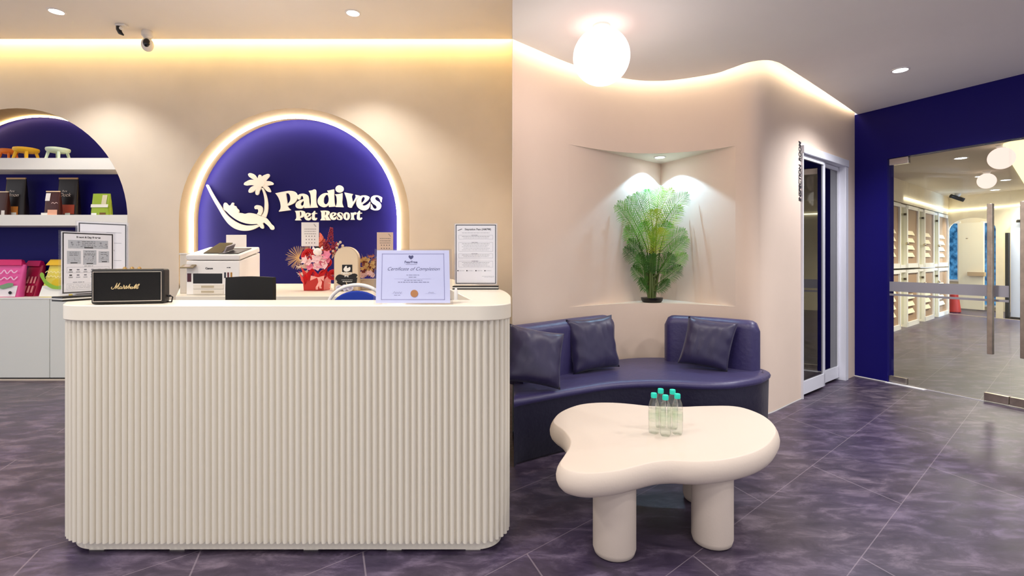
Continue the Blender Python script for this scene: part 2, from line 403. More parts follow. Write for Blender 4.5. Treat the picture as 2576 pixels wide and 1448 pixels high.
obj('countertop', MB().prism([tuple(v) for v in out+inn], 1.0686, ZT), cream_m, ctr, world=True, bevel=.004)
path = [tuple(v) for v in out]
base = offset(path, -.024, False)
# resample evenly and raise round flutes
def resample(pts, step):
    pts = [Vector(p) for p in pts]; L = [0]
    for a, b in zip(pts, pts[1:]): L.append(L[-1]+(b-a).length)
    n = int(L[-1]/step); outp = []; j = 0
    for i in range(n+1):
        s_ = L[-1]*i/n
        while j < len(L)-2 and L[j+1] < s_: j += 1
        t = (s_-L[j])/(L[j+1]-L[j]); outp.append(pts[j].lerp(pts[j+1], t))
    return outp
K = 10; pitch = .0292
rs = resample(base, pitch/K); rs = [tuple(v) for v in rs]
nf = len(rs)//K*K+1; rs = rs[:nf]
nrm = []
for i in range(len(rs)):
    a = rs[max(0, i-3)]; b = rs[min(len(rs)-1, i+3)]; t = Vector((b[0]-a[0], b[1]-a[1])).normalized(); nrm.append(Vector((t.y, -t.x)))
fl = [Vector(rs[i])+nrm[i]*(.0175*math.sqrt(max(0, 1-(min(1, abs((i % K)/K*2-1)*1.25))**2))) for i in range(len(rs))]
m_ = MB()
m_.loft([[(v.x, v.y, z) for v in fl]+[(v[0]-n.x*.03, v[1]-n.y*.03, z) for v, n in zip(reversed(rs), reversed(nrm))] for z in (.060, 1.069)])
obj('fluted_front', m_, mat('cream_flutes', (228, 221, 207), .5), ctr, world=True, smooth=True, ang=60)
pl = offset(path, -.046, False)
plp = pl+[(v[0], v[1]) for v in reversed(offset(path, -.14, False))]
obj('plinth', MB().prism(plp, .014, .062), cream_m, ctr, world=True)
for xx in (245, 447, 783, 992, 1190):
    X = (xx-CX)/F*2.40; obj('foot', MB().box((X-.034, 2.395, 0), (X+.034, 2.46, .02)), cream_m, ctr, world=True)

# ------------------------------------------------------------------ back desk and shelf niche
desk = thing('back_desk', 'long white low desk in front of the blue logo arch', 'desk', (-2.3, 5.0, 0))
ZD = 1.06
obj('desktop', MB().prism([(-2.59, 3.98), (-1.02, 3.98), (-1.02, DL-.004), (-3.66, DL-.004)], ZD-.035, ZD), cream_m, desk, world=True, bevel=.003)
obj('front_panel', MB().box((-2.57, 4.02, .02), (-1.05, 4.06, ZD-.035)), mat('tan_panel', (205, 188, 160), .6), desk, world=True)
obj('side_panel', MB().box((-1.10, 4.06, 0), (-1.06, 5.68, ZD-.035)), cream_m, desk, world=True)
obj('side_panel', MB().prism([(-2.60, 4.06), (-2.56, 4.06), (-3.58, 5.68), (-3.62, 5.68)], 0, ZD-.035), cream_m, desk, world=True)

def shelf(name, y0, y1, label):
    zt = px(0, y0, DL).z; zb = px(0, y1, DL).z
    def xr(z):
        best = [x for x, zz in A2o[2:-1] if abs(zz-z) < .12]
        ks = sorted(A2o[20:-1], key=lambda q: abs(q[1]-z)); return ks[0][0]
    m = MB(); zz = [zb+(zt-zb)*i/6 for i in range(7)]
    def xat(z):
        c = px(42, 553, DL); rx = 279/F*DL; rz = 281/F*DL
        if z < c.z: return c.x+rx
        return c.x+rx*math.sqrt(max(0, 1-((z-c.z)/rz)**2))
    xl = -6.68
    ring = [(xl, zb)]+[(xat(z)-.002, z) for z in zz]+[(xl, zt)]
    m.loft([[(x, DL+.001, z) for x, z in ring], [(x, DL+.33, z) for x, z in ring]])
    return tag(obj(name, m, white_m), label, 'shelf', 'shelves in the left arch'), zt
sh1, zsh1 = shelf('wall_shelf', 397, 426, 'thick white shelf holding the little stools, upper one in the arch')
sh2, zsh2 = shelf('wall_shelf', 540, 567, 'thick white shelf holding the pet food bags, lower one in the arch')
cab = thing('base_cabinet', 'white handleless base cabinet below the shelves in the left arch', 'cabinet', (-5.6, DL, 0))
zc = px(0, 748, DL).z; xe = A2o[-1][0]-.005
obj('cabinet_top', MB().box((-6.68, DL-.012, zc-.02), (xe, DL+.33, zc)), white_m, cab, world=True, bevel=.002)
xs = px(127, 0, DL).x
dm = mat('pale_grey_laminate', (226, 229, 224), .45)
obj('door', MB().box((-6.68, DL-.01, .035), (xs-.0035, DL+.008, zc-.022)), dm, cab, world=True, bevel=.0015)
obj('door', MB().box((xs+.0035, DL-.01, .035), (xe, DL+.008, zc-.022)), dm, cab, world=True, bevel=.0015)
obj('carcass', MB().box((-6.66, DL+.009, .0), (xe-.01, DL+.32, zc-.021)), black_m, cab, world=True)

struct('trim_7', MB().box((A1o[0][0]+.01, DL+.001, 0), (A1o[-1][0]-.155, DL+.262, ZD)), cream_m)
# ------------------------------------------------------------------ logo sign
ZA = (14.479, 690, 460); ZB = (14.479, 825, 460); ZC = (9.053, 510, 425)
DS = DL+.235
def T(Z, pts):
    o_ = []
    for p_ in pts:
        q = px(p_[0]/Z[0]+Z[1], p_[1]/Z[0]+Z[2], DS); o_.append((q.x, q.z, 1) if len(p_) > 2 else (q.x, q.z))
    return o_
sign = thing('wall_sign', 'raised cream lettering and cat in hammock under palm on the blue arch panel', 'sign', (px(740, 520, DS).x, DS, px(740, 520, DS).z))
sign_m = mat('cream_sign_acrylic', (250, 240, 224), .4)
def glyph(name, Z, splines, ext=.011, dz=0):
    m = MB().curves([T(Z, s_) for s_ in splines], ext, Matrix.Translation((0, DS+dz, 0)) @ UP)
    obj(name, m, sign_m, sign, world=True)
def ell(cx, cy, rx, ry, n=12): return [(cx+rx*math.cos(2*PI*i/n), cy+ry*math.sin(2*PI*i/n)) for i in range(n)]
def sh(pts, dx, dy, sx=1, sy=1, ox=0, oy=0): return [((p_[0]-ox)*sx+ox+dx, (p_[1]-oy)*sy+oy+dy)+tuple(p_[2:]) for p_ in pts]
c = 1
glyph('letter', ZA, [[(50,378,c),(340,320),(620,290),(760,330),(835,430),(845,540),(800,660),(680,760),(495,838,c),(530,905),(605,975,c),(600,990,c),(185,1045,c),(180,1025,c),(232,950),(240,780),(190,600),(130,480)],
      [(430,390,c),(490,370),(560,420),(595,530),(580,660),(485,780,c)]])
glyph('letter', ZA, [[(850,500),(900,430),(1000,395),(1120,400),(1220,460),(1260,560),(1275,720),(1318,880,c),(1318,908,c),(1100,917,c),(1095,855,c),(1030,920),(920,938),(820,900),(785,820),(810,730),(900,650),(1075,585,c),(1050,500),(1015,465),(985,490),(940,590),(900,610),(865,580)],
      [(1088,645,c),(1085,740),(1060,810),(1020,830),(975,790),(985,730),(1030,680)]])
glyph('letter', ZA, [[(1258,290,c),(1390,268),(1480,235),(1510,255),(1520,500),(1540,760),(1590,880,c),(1580,895,c),(1322,908,c),(1324,870,c),(1345,760),(1340,560),(1320,400)]])
glyph('letter', ZB, [[(-20,280,c),(60,270),(150,250),(228,235,c),(232,500),(245,740),(276,860,c),(40,875,c),(38,780,c),(-20,840),(-130,885),(-260,850),(-350,750),(-365,650),(-330,540),(-220,420),(-100,372),(25,370,c),(5,330)],
      [(-25,432),(28,520),(35,640),(-5,740),(-70,778),(-135,740),(-150,640),(-120,510)]])
glyph('letter', ZB, [[(262,415,c),(400,405),(530,370,c),(530,560),(520,740),(570,885,c),(284,875,c),(325,760),(330,600),(310,490)], ell(425, 220, 142, 132)])
glyph('letter', ZB, [[(603,345,c),(910,405,c),(870,480),(880,580),(910,715,c),(1000,560),(1020,500),(1000,430,c),(1170,465,c),(1060,590),(860,900,c),(800,900),(735,870,c),(690,600)]])
e_o = [(1540,680,c),(1545,760),(1500,900),(1400,980),(1290,998),(1150,940),(1060,830),(1040,700),(1090,570),(1190,480),(1320,452),(1440,470),(1510,525),(1500,570),(1400,680),(1250,790,c),(1300,825),(1380,815),(1470,760)]
e_h = [(1225,740,c),(1218,640),(1245,550),(1300,510),(1345,540),(1330,630)]
glyph('letter', ZB, [e_o, e_h], .009, -.003)
s_o = [(1970,530,c),(1945,705,c),(1925,690,c),(1890,590),(1820,520),(1750,510),(1715,550),(1740,610),(1870,700),(1930,790),(1925,890),(1860,970),(1740,998),(1630,980),(1558,940,c),(1575,765,c),(1600,800),(1650,900),(1720,945),(1780,910),(1770,850),(1640,750),(1575,660),(1570,560),(1640,480),(1760,452),(1890,480)]
glyph('letter', ZB, [s_o])
glyph('letter', ZA, [[(762,1020,c),(900,1010),(1030,1008),(1110,1050),(1126,1120),(1090,1200),(1020,1255),(945,1278,c),(955,1310),(988,1345,c),(980,1362,c),(770,1362,c),(770,1345,c),(808,1290),(812,1180),(795,1080)], [(935,1045,c),(975,1050),(998,1110),(985,1190),(942,1240,c)]])
e2 = [(1350,1215,c),(1345,1290),(1290,1350),(1220,1365),(1140,1320),(1100,1230),(1120,1150),(1190,1095),(1270,1090),(1340,1130),(1320,1180),(1210,1250,c),(1250,1280),(1310,1260)]; e2h = [(1200,1225,c),(1195,1160),(1235,1118),(1260,1150)]
glyph('letter', ZA, [e2, e2h])
t_ = [(1460,1020,c),(1488,1020,c),(1488,1090,c),(1560,1092,c),(1560,1125,c),(1485,1125,c),(1485,1270),(1510,1290),(1550,1265,c),(1558,1300),(1520,1350),(1460,1362),(1395,1330),(1385,1260),(1388,1140),(1368,1110,c),(1420,1080)]
glyph('letter', ZA, [t_])
glyph('letter', ZA, [[(1690,1015,c),(1900,1008),(2000,1040),(2015,1110),(1955,1190,c),(2000,1270),(2060,1345,c),(2060,1360,c),(1905,1360,c),(1878,1300),(1850,1215,c),(1850,1300,c),(1880,1345,c),(1880,1360,c),(1690,1360,c),(1690,1345,c),(1725,1290),(1725,1180),(1720,1080)], [(1852,1055,c),(1890,1060),(1900,1110),(1880,1170),(1855,1185,c)]])
glyph('letter', ZB, [sh(e2, -1028, -18), sh(e2h, -1028, -18)])
glyph('letter', ZB, [[(340+(q[0]-1558)*.505, 1070+(q[1]-452)*.516)+tuple(q[2:]) for q in s_o]])
glyph('letter', ZB, [ell(685, 1210, 120, 142), ell(687, 1210, 32, 95)])
glyph('letter', ZB, [[(830,1085,c),(950,1080),(1000,1065),(1035,1085),(1010,1165,c),(980,1145),(945,1200),(955,1300),(975,1340,c),(825,1340,c),(850,1290),(850,1160)]])
glyph('letter', ZB, [sh(t_, -322, -10)])
glyph('palm_trunk', ZC, [[(1345,430,c),(1385,430,c),(1440,560),(1480,730),(1488,880),(1470,1010),(1438,1100,c),(1347,1070,c),(1400,980),(1415,850),(1415,700),(1390,560)]])
for i, s_ in enumerate(([(1290,300),(1240,200),(1140,105),(1045,110),(1045,150),(1110,210),(1200,260)], [(1300,270),(1275,150),(1310,130),(1340,170),(1330,250)],
     [(1340,200),(1430,130),(1520,125),(1470,230),(1370,310)], [(1380,310),(1480,275),(1580,300),(1610,340),(1540,370),(1400,365)],
     [(1400,370),(1490,400),(1540,470),(1550,520),(1490,515),(1410,440),(1370,390)], [(1290,390),(1340,420),(1300,500),(1270,580),(1230,590),(1205,530),(1230,460)],
     [(1270,380),(1170,385),(1080,440),(1055,530),(1090,540),(1190,490),(1280,400)], [(1250,290),(1130,245),(1020,275),(945,350),(970,370),(1100,365),(1260,360)])):
    glyph('palm_leaf', ZC, [s_], .008+.0004*i)
glyph('palm_heart', ZC, [ell(1320, 330, 82, 78)], .0125)
glyph('cat_tail', ZC, [[(1240,1028,c),(1275,960),(1250,910),(1210,915),(1185,880),(1200,840),(1280,825),(1350,860),(1370,950),(1330,1060,c)]])
glyph('hammock', ZC, [[(90,380,c),(110,355),(150,400,c),(260,600),(420,850),(520,995),(640,1115),(800,1220),(950,1275),(1100,1285),(1245,1268,c),(1300,1300,c),(1160,1370),(980,1405),(800,1380),(640,1290),(500,1130),(380,930),(220,650)]])
glyph('cat_body', ZC, [[(490,920),(480,860),(490,790),(520,765),(550,780),(590,825),(630,830),(690,765),(710,775),(710,825),(760,850),(780,890),(820,930),(830,970),(820,1000,c),(880,1000),(970,1018),(1060,1000),(1180,1015),(1300,1060),(1440,1112),(1500,1170),(1560,1250),(1620,1310),(1620,1370),(1570,1380),(1520,1320),(1460,1260),(1400,1215,c),(1370,1240,c),(1395,1310),(1380,1355),(1330,1340),(1290,1290),(1240,1250,c),(1080,1252),(920,1218),(780,1155),(640,1055),(540,960)]], .010)

# ------------------------------------------------------------------ printing helpers
def lines(m, M, rows, th=.0018, off=-.0012):
    """rows of print: (x0, x1, z) in board coordinates; solid bars stand for unreadable small print"""
    for (a, b, z, *t) in rows:
        h = t[0] if t else th
        m.add([(a, off, z-h/2), (b, off, z-h/2), (b, off, z+h/2), (a, off, z+h/2)], [(0, 1, 2, 3)], M)
def scribble(m, M, x0, x1, z, h, seed, hw=.0008, y=-.0014):
    # unreadable handwriting or blurred lettering as one wavy stroke
    r = random.Random(seed); n = max(4, int((x1-x0)/(h*.55))); pts = [(x0+(x1-x0)*i/n, z+h*(.5+.42*(1 if i % 2 else -1)*r.uniform(.4, 1))) for i in range(n+1)]
    pts = [Vector((q.x, q.y)) for q in catmull([(a, b, 0) for a, b in pts], 3)]
    for a, b in zip(pts, pts[1:]):
        t_ = (b-a).normalized(); n_ = Vector((-t_.y, t_.x))*hw
        m.add([(a.x+n_.x, y, a.y+n_.y), (b.x+n_.x, y, b.y+n_.y), (b.x-n_.x, y, b.y-n_.y), (a.x-n_.x, y, a.y-n_.y)], [(0, 1, 2, 3)], M)
def words_row(m, M, x0, x1, z, h=.0022, seed=0):
    r = random.Random(seed); x = x0
    while x < x1:
        w = r.uniform(.006, .02); lines(m, M, [(x, min(x+w, x1), z, h)]); x += w+.003
def rrect(m, M, x0, z0, x1, z1, th=.0012):
    lines(m, M, [(x0, x1, z0, th), (x0, x1, z1, th)])
    m.add([(x0-th/2, -.0012, z0), (x0+th/2, -.0012, z0), (x0+th/2, -.0012, z1), (x0-th/2, -.0012, z1)], [(0, 1, 2, 3)], M)
    m.add([(x1-th/2, -.0012, z0), (x1+th/2, -.0012, z0), (x1+th/2, -.0012, z1), (x1-th/2, -.0012, z1)], [(0, 1, 2, 3)], M)
def txt(m, M, s_, size, x, z, **k): m.text(s_, size, M @ Matrix.Translation((x, -.0014, z)) @ UP, ext=0, **k)

def poster_stand(name, label, pL, pR, H, loc, kind):
    """acrylic menu stand: sheet from pL to pR (world xy) standing on the counter"""
    t = thing(name, label, 'sign holder', loc, group=None)
    w = (pR-pL).length; M = frame((pL.x-loc[0], pL.y-loc[1], ZT-loc[2]), (pR.x-pL.x, pR.y-pL.y, 0))
    obj('base', MB().box((-.012, -.035, 0), (w+.012, .05, .009), M).box((-.012, -.035, .016), (w+.012, .05, .024), M), black_m, t, bevel=.001)
    obj('base_layer', MB().box((-.010, -.033, .009), (w+.010, .048, .016), M), white_m, t)
    obj('acrylic_sleeve', MB().box((-.006, -.006, .024), (w+.006, -.0035, H), M).box((-.006, .0045, .024), (w+.006, .007, H), M), acrylic, t)
    sh_ = obj('poster', MB().box((.002, -.0008, .034), (w-.002, .0008, H-.006), M), mat('poster_paper', (250, 249, 252), .6), t)
    m = MB(); bd = .006; z0, z1, a, b = .038, H-.010, .006, w-.006
    for q in ((a, z0, b, z0+bd), (a, z1-bd, b, z1), (a, z0, a+bd, z1), (b-bd, z0, b, z1)):
        m.add([(q[0], -.0011, q[1]), (q[2], -.0011, q[1]), (q[2], -.0011, q[3]), (q[0], -.0011, q[3])], [(0, 1, 2, 3)], M)
    obj('poster_border', m, ink, t)
    return t, M, w
PLt = Vector(((153-CX)/F*2.55, 2.55)); PRt = Vector(((287-CX)/F*2.78, 2.78))
B0L = Vector(((194-CX)/F*2.84, 2.84)); B0R = Vector(((321-CX)/F*3.02, 3.02))
t, M, w = poster_stand('menu_stand', 'rear acrylic stand on the left counter end, mostly behind another printed stand', B0L, B0R, .42, (B0L.x, B0L.y, ZT), 0)
m = MB(); gm = MB()
scribble(m, M, w-.085, w-.065, .25, .022, 3, .002)
for z in (.36, .30, .20, .12): lines(gm, M, [(w-.10, w-.03, z)])
obj('printing', m, ink, t); obj('fine_print', gm, grey_ink, t)
t, M, w = poster_stand('menu_stand', 'front acrylic stand on the left counter end headed Resort & Day Retreat', PLt, PRt, .352, (PLt.x, PLt.y, ZT), 0)
m = MB(); gm = MB(); pm = MB(); H = .352
txt(m, M, 'Resort & Day Retreat', .0125, w*.5, H-.036, bold=.0004)
def panel(x0, z0, x1, z1): pm.add([(x0, -.0010, z0), (x1, -.0010, z0), (x1, -.0010, z1), (x0, -.0010, z1)], [(0, 1, 2, 3)], M)
k = w/.24
panel(.03*k, .262, .21*k, .305); panel(.025*k, .185, .085*k, .25); panel(.095*k, .180, .155*k, .255); panel(.165*k, .190, .215*k, .25)
for i, (x0, x1, z) in enumerate(((.09, .15, .298), (.09, .15, .290), (.09, .15, .281), (.085, .155, .273), (.035, .075, .243), (.035, .075, .235), (.035, .075, .228), (.105, .145, .247), (.10, .15, .236), (.10, .15, .230), (.175, .205, .243), (.175, .205, .233), (.1, .14, .173))): words_row(m, M, x0*k, x1*k, z, .0018, i)
lines(m, M, [(.10*k, .14*k, .267, .005), (.04*k, .07*k, .190, .004), (.11*k, .14*k, .186, .004), (.18*k, .205*k, .195, .004)])
def tiny_palm(x, z, q):
    lines(gm, M, [(x-.001, x+.001, z, 0)]); gm.add([(x-.0008, -.0013, z-q), (x+.0008, -.0013, z-q), (x+.0008, -.0013, z), (x-.0008, -.0013, z)], [(0, 1, 2, 3)], M)
    for a in range(0, 360, 45):
        dx, dz = math.cos(math.radians(a)), math.sin(math.radians(a)); gm.add([(x-dz*.0009, -.0013, z+dx*.0009), (x+dx*q*.6, -.0013, z+dz*q*.45), (x+dz*.0009, -.0013, z-dx*.0009)], [(0, 1, 2)], M)
for (x, z, q) in ((.075, .295, .018), (.045, .292, .012), (.175, .292, .016), (.2, .286, .012), (.05, .283, .01), (.10, .222, .008), (.14, .222, .012), (.205, .228, .009), (.185, .217, .009)): tiny_palm(x*k, z, q)
r_ = random.Random(3)
for i in range(60):
    bx = r_.choice(((.035, .085, .268, .282), (.165, .208, .268, .280), (.03, .08, .198, .215), (.1, .15, .195, .212), (.175, .21, .2, .212)))
    x = r_.uniform(bx[0], bx[1])*k; z = r_.uniform(bx[2], bx[3]); lines(gm, M, [(x, x+.004, z, .0015)])
for j, z in enumerate((.155, .128)):
    for i in range(6):
        x = (.035+i*.032)*k; lines(m if (i == 0) else gm, M, [(x, x+.012, z, .006), (x-.003, x+.015, z-.009, .0015), (x-.003, x+.015, z-.0125, .0015)])
rrect(gm, M, .025*k, .14, .215*k, .168, .0008); rrect(gm, M, .025*k, .055, .215*k, .085, .0008)
words_row(gm, M, .05*k, .10*k, .092, .0025, 2)
for z in (.078, .071, .064): words_row(gm, M, .03*k, .2*k, z, .0014, int(z*1000))
obj('print_panels', pm, mat('pale_grey_print', (196, 200, 206), .6), t); obj('printing', m, ink, t); obj('fine_print', gm, grey_ink, t)
RL_, RR_ = Vector(((1144-CX)/F*3.56, 3.56)), Vector(((1250-CX)/F*3.56, 3.56))
t, M, w = poster_stand('menu_stand', 'acrylic stand with black-bordered notice at the right end of the counter', RL_, RR_, .455, (RL_.x, RL_.y, ZT), 1)
m = MB(); gm = MB(); H = .455; txt(m, M, 'Staycation Pass (AM/PM)', .018, w*.55, H-.048, bold=.0004)
words_row(gm, M, .05, w-.05, H-.066, .002, 5)
for (z0, z1, hd, n) in ((.345, .372, 'morning', 2), (.262, .322, 'weekday Staycation Pass', 5), (.215, .245, 'weekend', 2), (.152, .194, 'public holiday', 4)):
    rrect(gm, M, .028, z0, w-.028, z1, .001)
    words_row(m, M, w*.40, w*.55, z1, .003, len(hd))
    for i in range(n): words_row(gm if i else m, M, .05+.01*(i % 2), w-.05-.008*(i % 3), z1-.009-(z1-z0-.008)/n*i, .0018, i+n)
for i in range(4): lines(m, M, [(.018+i*.062, .026+i*.062, .128, .008)]); words_row(gm, M, .03+i*.062, .065+i*.062, .128, .002, i)
words_row(gm, M, w*.65, w-.02, .09, .0015, 9); words_row(gm, M, w*.7, w-.02, .083, .0015, 9)
for i in range(7): lines(m, M, [(.02+i*.004, .028+i*.004, H-.05+.0016*i, .003)])
obj('printing', m, ink, t); obj('fine_print', gm, grey_ink, t)

# certificate in an acrylic stand, leaning back
bl = px(943, 767, 2.37); br = px(1136, 767, 2.37); Hc = .262
t = thing('certificate_stand', 'clear acrylic stand holding a lilac certificate on the counter', 'certificate', (bl.x, bl.y, ZT))
w = (br-bl).x
tilt = Matrix.Rotation(-math.radians(17), 4, 'X') @ Matrix(((1, 0, -.055, 0), (0, 1, 0, 0), (0, 0, 1, 0), (0, 0, 0, 1)))
M = tilt
obj('acrylic_front', MB().box((-.006, -.004, .002), (w+.006, -.002, Hc+.006), M).box((-.006, .002, .002), (w+.006, .004, Hc+.006), M), acrylic, t)
obj('acrylic_leg', MB().box((.03, 0, 0), (w-.05, .002, .12), Matrix.Translation((0, .10, .0)) @ Matrix.Rotation(math.radians(28), 4, 'X')), acrylic, t)
obj('certificate', MB().box((.004, -.0008, .008), (w-.006, .0008, Hc), M), mat('lilac_paper', (214, 218, 250), .6), t)
m = MB(); gm = MB(); vio = mat('violet_print', (160, 162, 205), .6); dk = mat('navy_print', (62, 66, 120), .6)
for q in ((.028, .022, w-.03, .0255), (.028, Hc-.02, w-.03, Hc-.0165), (.028, .022, .0315, Hc-.0165), (w-.0335, .022, w-.03, Hc-.0165)):
    gm.add([(q[0], -.0012, q[1]), (q[2], -.0012, q[1]), (q[2], -.0012, q[3]), (q[0], -.0012, q[3])], [(0, 1, 2, 3)], M)
txt(m, M, 'Certificate of Completion', .0235, w*.5, .163, shear=.45, bold=-.0002)
txt(m, M, 'FearFree', .017, w*.47, .198, bold=.0003)
lines(m, M, [(w*.40, w*.55, .192, .0012)])
m.curves([[(0, 0, 1), (.011, .012), (.010, .019), (.004, .020), (0, .016, 1), (-.004, .020), (-.010, .019), (-.011, .012)]], 0, M @ Matrix.Translation((w*.47, -.0014, .216)) @ UP)
words_row(m, M, w*.41, w*.58, .140, .0018, 1); words_row(m, M, w*.44, w*.54, .130, .002, 2); words_row(m, M, w*.38, w*.62, .115, .002, 3); words_row(m, M, w*.30, w*.71, .106, .0022, 4)
lines(gm, M, [(w*.25, w*.73, .122, .0008), (w*.22, w*.36, .052, .0008), (w*.66, w*.80, .052, .0008)])
scribble(m, M, w*.24, w*.35, .052, .010, 1, .0004); scribble(m, M, w*.70, w*.77, .053, .007, 2, .0004); words_row(m, M, w*.25, w*.33, .044, .0015, 5)
obj('certificate_frame_print', gm, vio, t); obj('printing', m, dk, t)
obj('gold_seal', MB().lathe([(.001, 0), (.0165, 0), (.0175, .001), (.0165, .002), (.001, .002)], n=24, M=M @ Matrix.Translation((w*.515, -.0014, .052)) @ Matrix.Rotation(PI/2, 4, 'X')), mat('bronze_foil', (190, 135, 90), .3, metal=.8), t, label='bronze foil seal')

# ------------------------------------------------------------------ amplifier style speaker
a0 = px(228, 767, 2.352); 
t = thing('loudspeaker', 'black box speaker with gold script logo on the counter', 'speaker', (a0.x, a0.y, ZT), math.radians(16))
bw_, bh_, bd_ = .292, .163, .075
vinyl = mat('black_vinyl', (16, 12, 12), .45, bump=.3, bscale=500)
obj('cabinet', MB().box((0, 0, .002), (bw_, bd_, bh_)), vinyl, t, bevel=.010, seg=3)
obj('grille', MB().box((.010, -.0015, .016), (bw_-.012, .004, bh_-.014)), mat('black_cloth', (9, 6, 7), .9, bump=.4, bscale=900), t)
m = MB()
for q in ((.009, .014, bw_-.011, .0165), (.009, bh_-.014, bw_-.011, bh_-.012), (.009, .014, .0105, bh_-.012), (bw_-.0125, .014, bw_-.011, bh_-.012)): m.box((q[0], -.003, q[1]), (q[2], .001, q[3]))
obj('piping', m, mat('cream_piping', (225, 212, 196), .5), t)
obj('top_plate', MB().box((bw_*.32, .012, bh_), (bw_*.80, .045, bh_+.001)), mat('brass', (214, 180, 120), .3, metal=1), t)
for i in range(3): obj('knob', MB().lathe([(.008, 0), (.008, .005), (.005, .006), (.0045, .009), (.0005, .0095)], (bw_*(.42+.10*i), .028, bh_+.001), 16), MATS['brass'], t, smooth=True)
m = MB()
def ribbon(m, pts, hw, y, fx):
    pts = [Vector((q.x, q.y)) for q in catmull([(a, b, 0) for a, b in pts], 4)] if len(pts) > 2 else [Vector(p_) for p_ in pts]
    L_, R_ = [], []
    for i, p_ in enumerate(pts):
        t_ = (pts[min(i+1, len(pts)-1)]-pts[max(0, i-1)]).normalized(); n_ = Vector((-t_.y, t_.x))*hw
        L_.append(fx(p_+n_)); R_.append(fx(p_-n_))
    for i in range(len(pts)-1): m.add([(L_[i][0], y, L_[i][1]), (L_[i+1][0], y, L_[i+1][1]), (R_[i+1][0], y, R_[i+1][1]), (R_[i][0], y, R_[i][1])], [(0, 1, 2, 3)])
fx = lambda p_: ((p_.x-200)/1850*bw_, (1190-p_.y)/1000*bh_)
for st in ([(735,690),(715,720),(735,750),(775,740),(815,680),(862,578)], [(862,578),(835,680),(822,745)], [(822,745),(870,670),(932,580)], [(932,580),(890,680),(875,735),(905,745)],
    [(975,690),(935,690),(912,725),(925,745),(955,730),(975,690)], [(975,690),(962,735),(985,745)], [(985,745),(1015,690),(1035,650)], [(1020,640),(1045,680),(1030,740),(1045,745)],
    [(1045,745),(1080,690),(1098,660),(1102,700),(1088,738),(1062,742)], [(1100,745),(1150,670),(1185,615)], [(1185,615),(1160,690),(1140,748)], [(1140,748),(1170,700),(1192,698),(1182,742),(1205,740)],
    [(1252,695),(1215,700),(1200,735),(1225,746),(1252,695)], [(1252,695),(1242,740),(1262,740)], [(1262,740),(1310,660),(1345,620),(1332,660),(1292,728),(1305,748)], [(1310,742),(1370,650),(1418,618),(1402,660),(1348,728),(1362,748),(1398,715)]):
    ribbon(m, st, 9, -.0032, fx)
obj('script_logo', m, mat('gold_script', (235, 208, 150), .35, metal=.3), t)
obj('power_cable', MB().tube([(bw_-.01, bd_*.5, .033), (bw_+.016, bd_*.5, .033), (bw_+.022, bd_*.55, .028), (bw_+.016, bd_*.62, .004), (bw_-.02, bd_*1.1, .003)], .003, 8), black_m, t, smooth=True)
obj('cable_plug', MB().box((bw_-.005, bd_*.5-.005, .028), (bw_+.016, bd_*.5+.005, .039)), black_m, t, bevel=.002)

# ------------------------------------------------------------------ printer on the back desk
p0 = px(468, 742, 4.12); w_, d_, h_ = .425, .34, .27
t = thing('printer', 'white multifunction ink tank printer at the left end of the back desk', 'printer', (p0.x, 4.12, ZD))
pw = mat('printer_white', (240, 236, 232), .4); pd = mat('printer_charcoal', (14, 12, 14), .35)
obj('body', MB().add([(0,0,0),(w_,0,0),(w_,d_,0),(0,d_,0),(0,0,h_),(w_,0,h_),(w_,d_,h_+.070),(0,d_,h_+.070)], [(0,3,2,1),(4,5,6,7),(0,1,5,4),(1,2,6,5),(2,3,7,6),(3,0,4,7)]), pw, t, bevel=.008)
M = Matrix.Translation((0, .0, h_+.006)) @ Matrix.Rotation(math.radians(12), 4, 'X')
obj('scanner_lid', MB().box((0, 0, 0), (w_+.004, d_, .045), M), pw, t, bevel=.010)
obj('document_tray', MB().add([(.12,.04,.0455),(w_*.62,.04,.0455),(w_*.66,.2,.10),(.17,.2,.10),(.12,.04,.052),(w_*.62,.04,.052),(w_*.66,.2,.107),(.17,.2,.107)], [(0,3,2,1),(4,5,6,7),(0,1,5,4),(1,2,6,5),(2,3,7,6),(3,0,4,7)], M), pd, t, bevel=.002)
obj('feeder_well', MB().box((w_*.58, .03, .0455), (w_-.02, .25, .052), M), pd, t, bevel=.002)
obj('feeder_guide', MB().box((0, 0, 0), (.01, .13, .05), M @ Matrix.Translation((w_*.66, .05, .06)) @ Matrix.Rotation(.5, 4, 'Y')), mat('grey_plastic', (150, 142, 150), .4), t)
obj('paper_support', MB().box((.125, d_+.01, .18), (.30, d_+.016, h_+.225)), mat('ivory_sheet', (248, 238, 228), .6), t, bevel=.004)
obj('control_panel', MB().box((-.02, -.055, 0), (.085, 0, .010), Matrix.Translation((0, -.0, h_-.035)) @ Matrix.Rotation(math.radians(25), 4, 'X')), mat('bronze_grey', (140, 124, 96), .4), t, bevel=.003)
obj('panel_screen', MB().box((.005, -.045, .0102), (.055, -.010, .0112), Matrix.Translation((0, 0, h_-.035)) @ Matrix.Rotation(math.radians(25), 4, 'X')), mat('screen_grey', (196, 184, 184), .2), t)
obj('output_slot', MB().box((.055, -.002, .090), (.29, .02, .172)), pd, t, bevel=.004)
for z in (.008, .048):
    tr = obj('paper_tray', MB().box((.06, -.006, z), (.30, .002, z+.036)), mat('tray_beige', (226, 218, 206), .4), t, bevel=.002)
    obj('tray_handle', MB().box((.125, -.008, z+.010), (.225, -.005, z+.026)), mat('tray_shade', (186, 172, 146), .5), tr)
obj('ink_window', MB().box((.010, -.002, .105), (.042, .002, .172)), mat('ink_magenta', (70, 8, 30), .3), t)
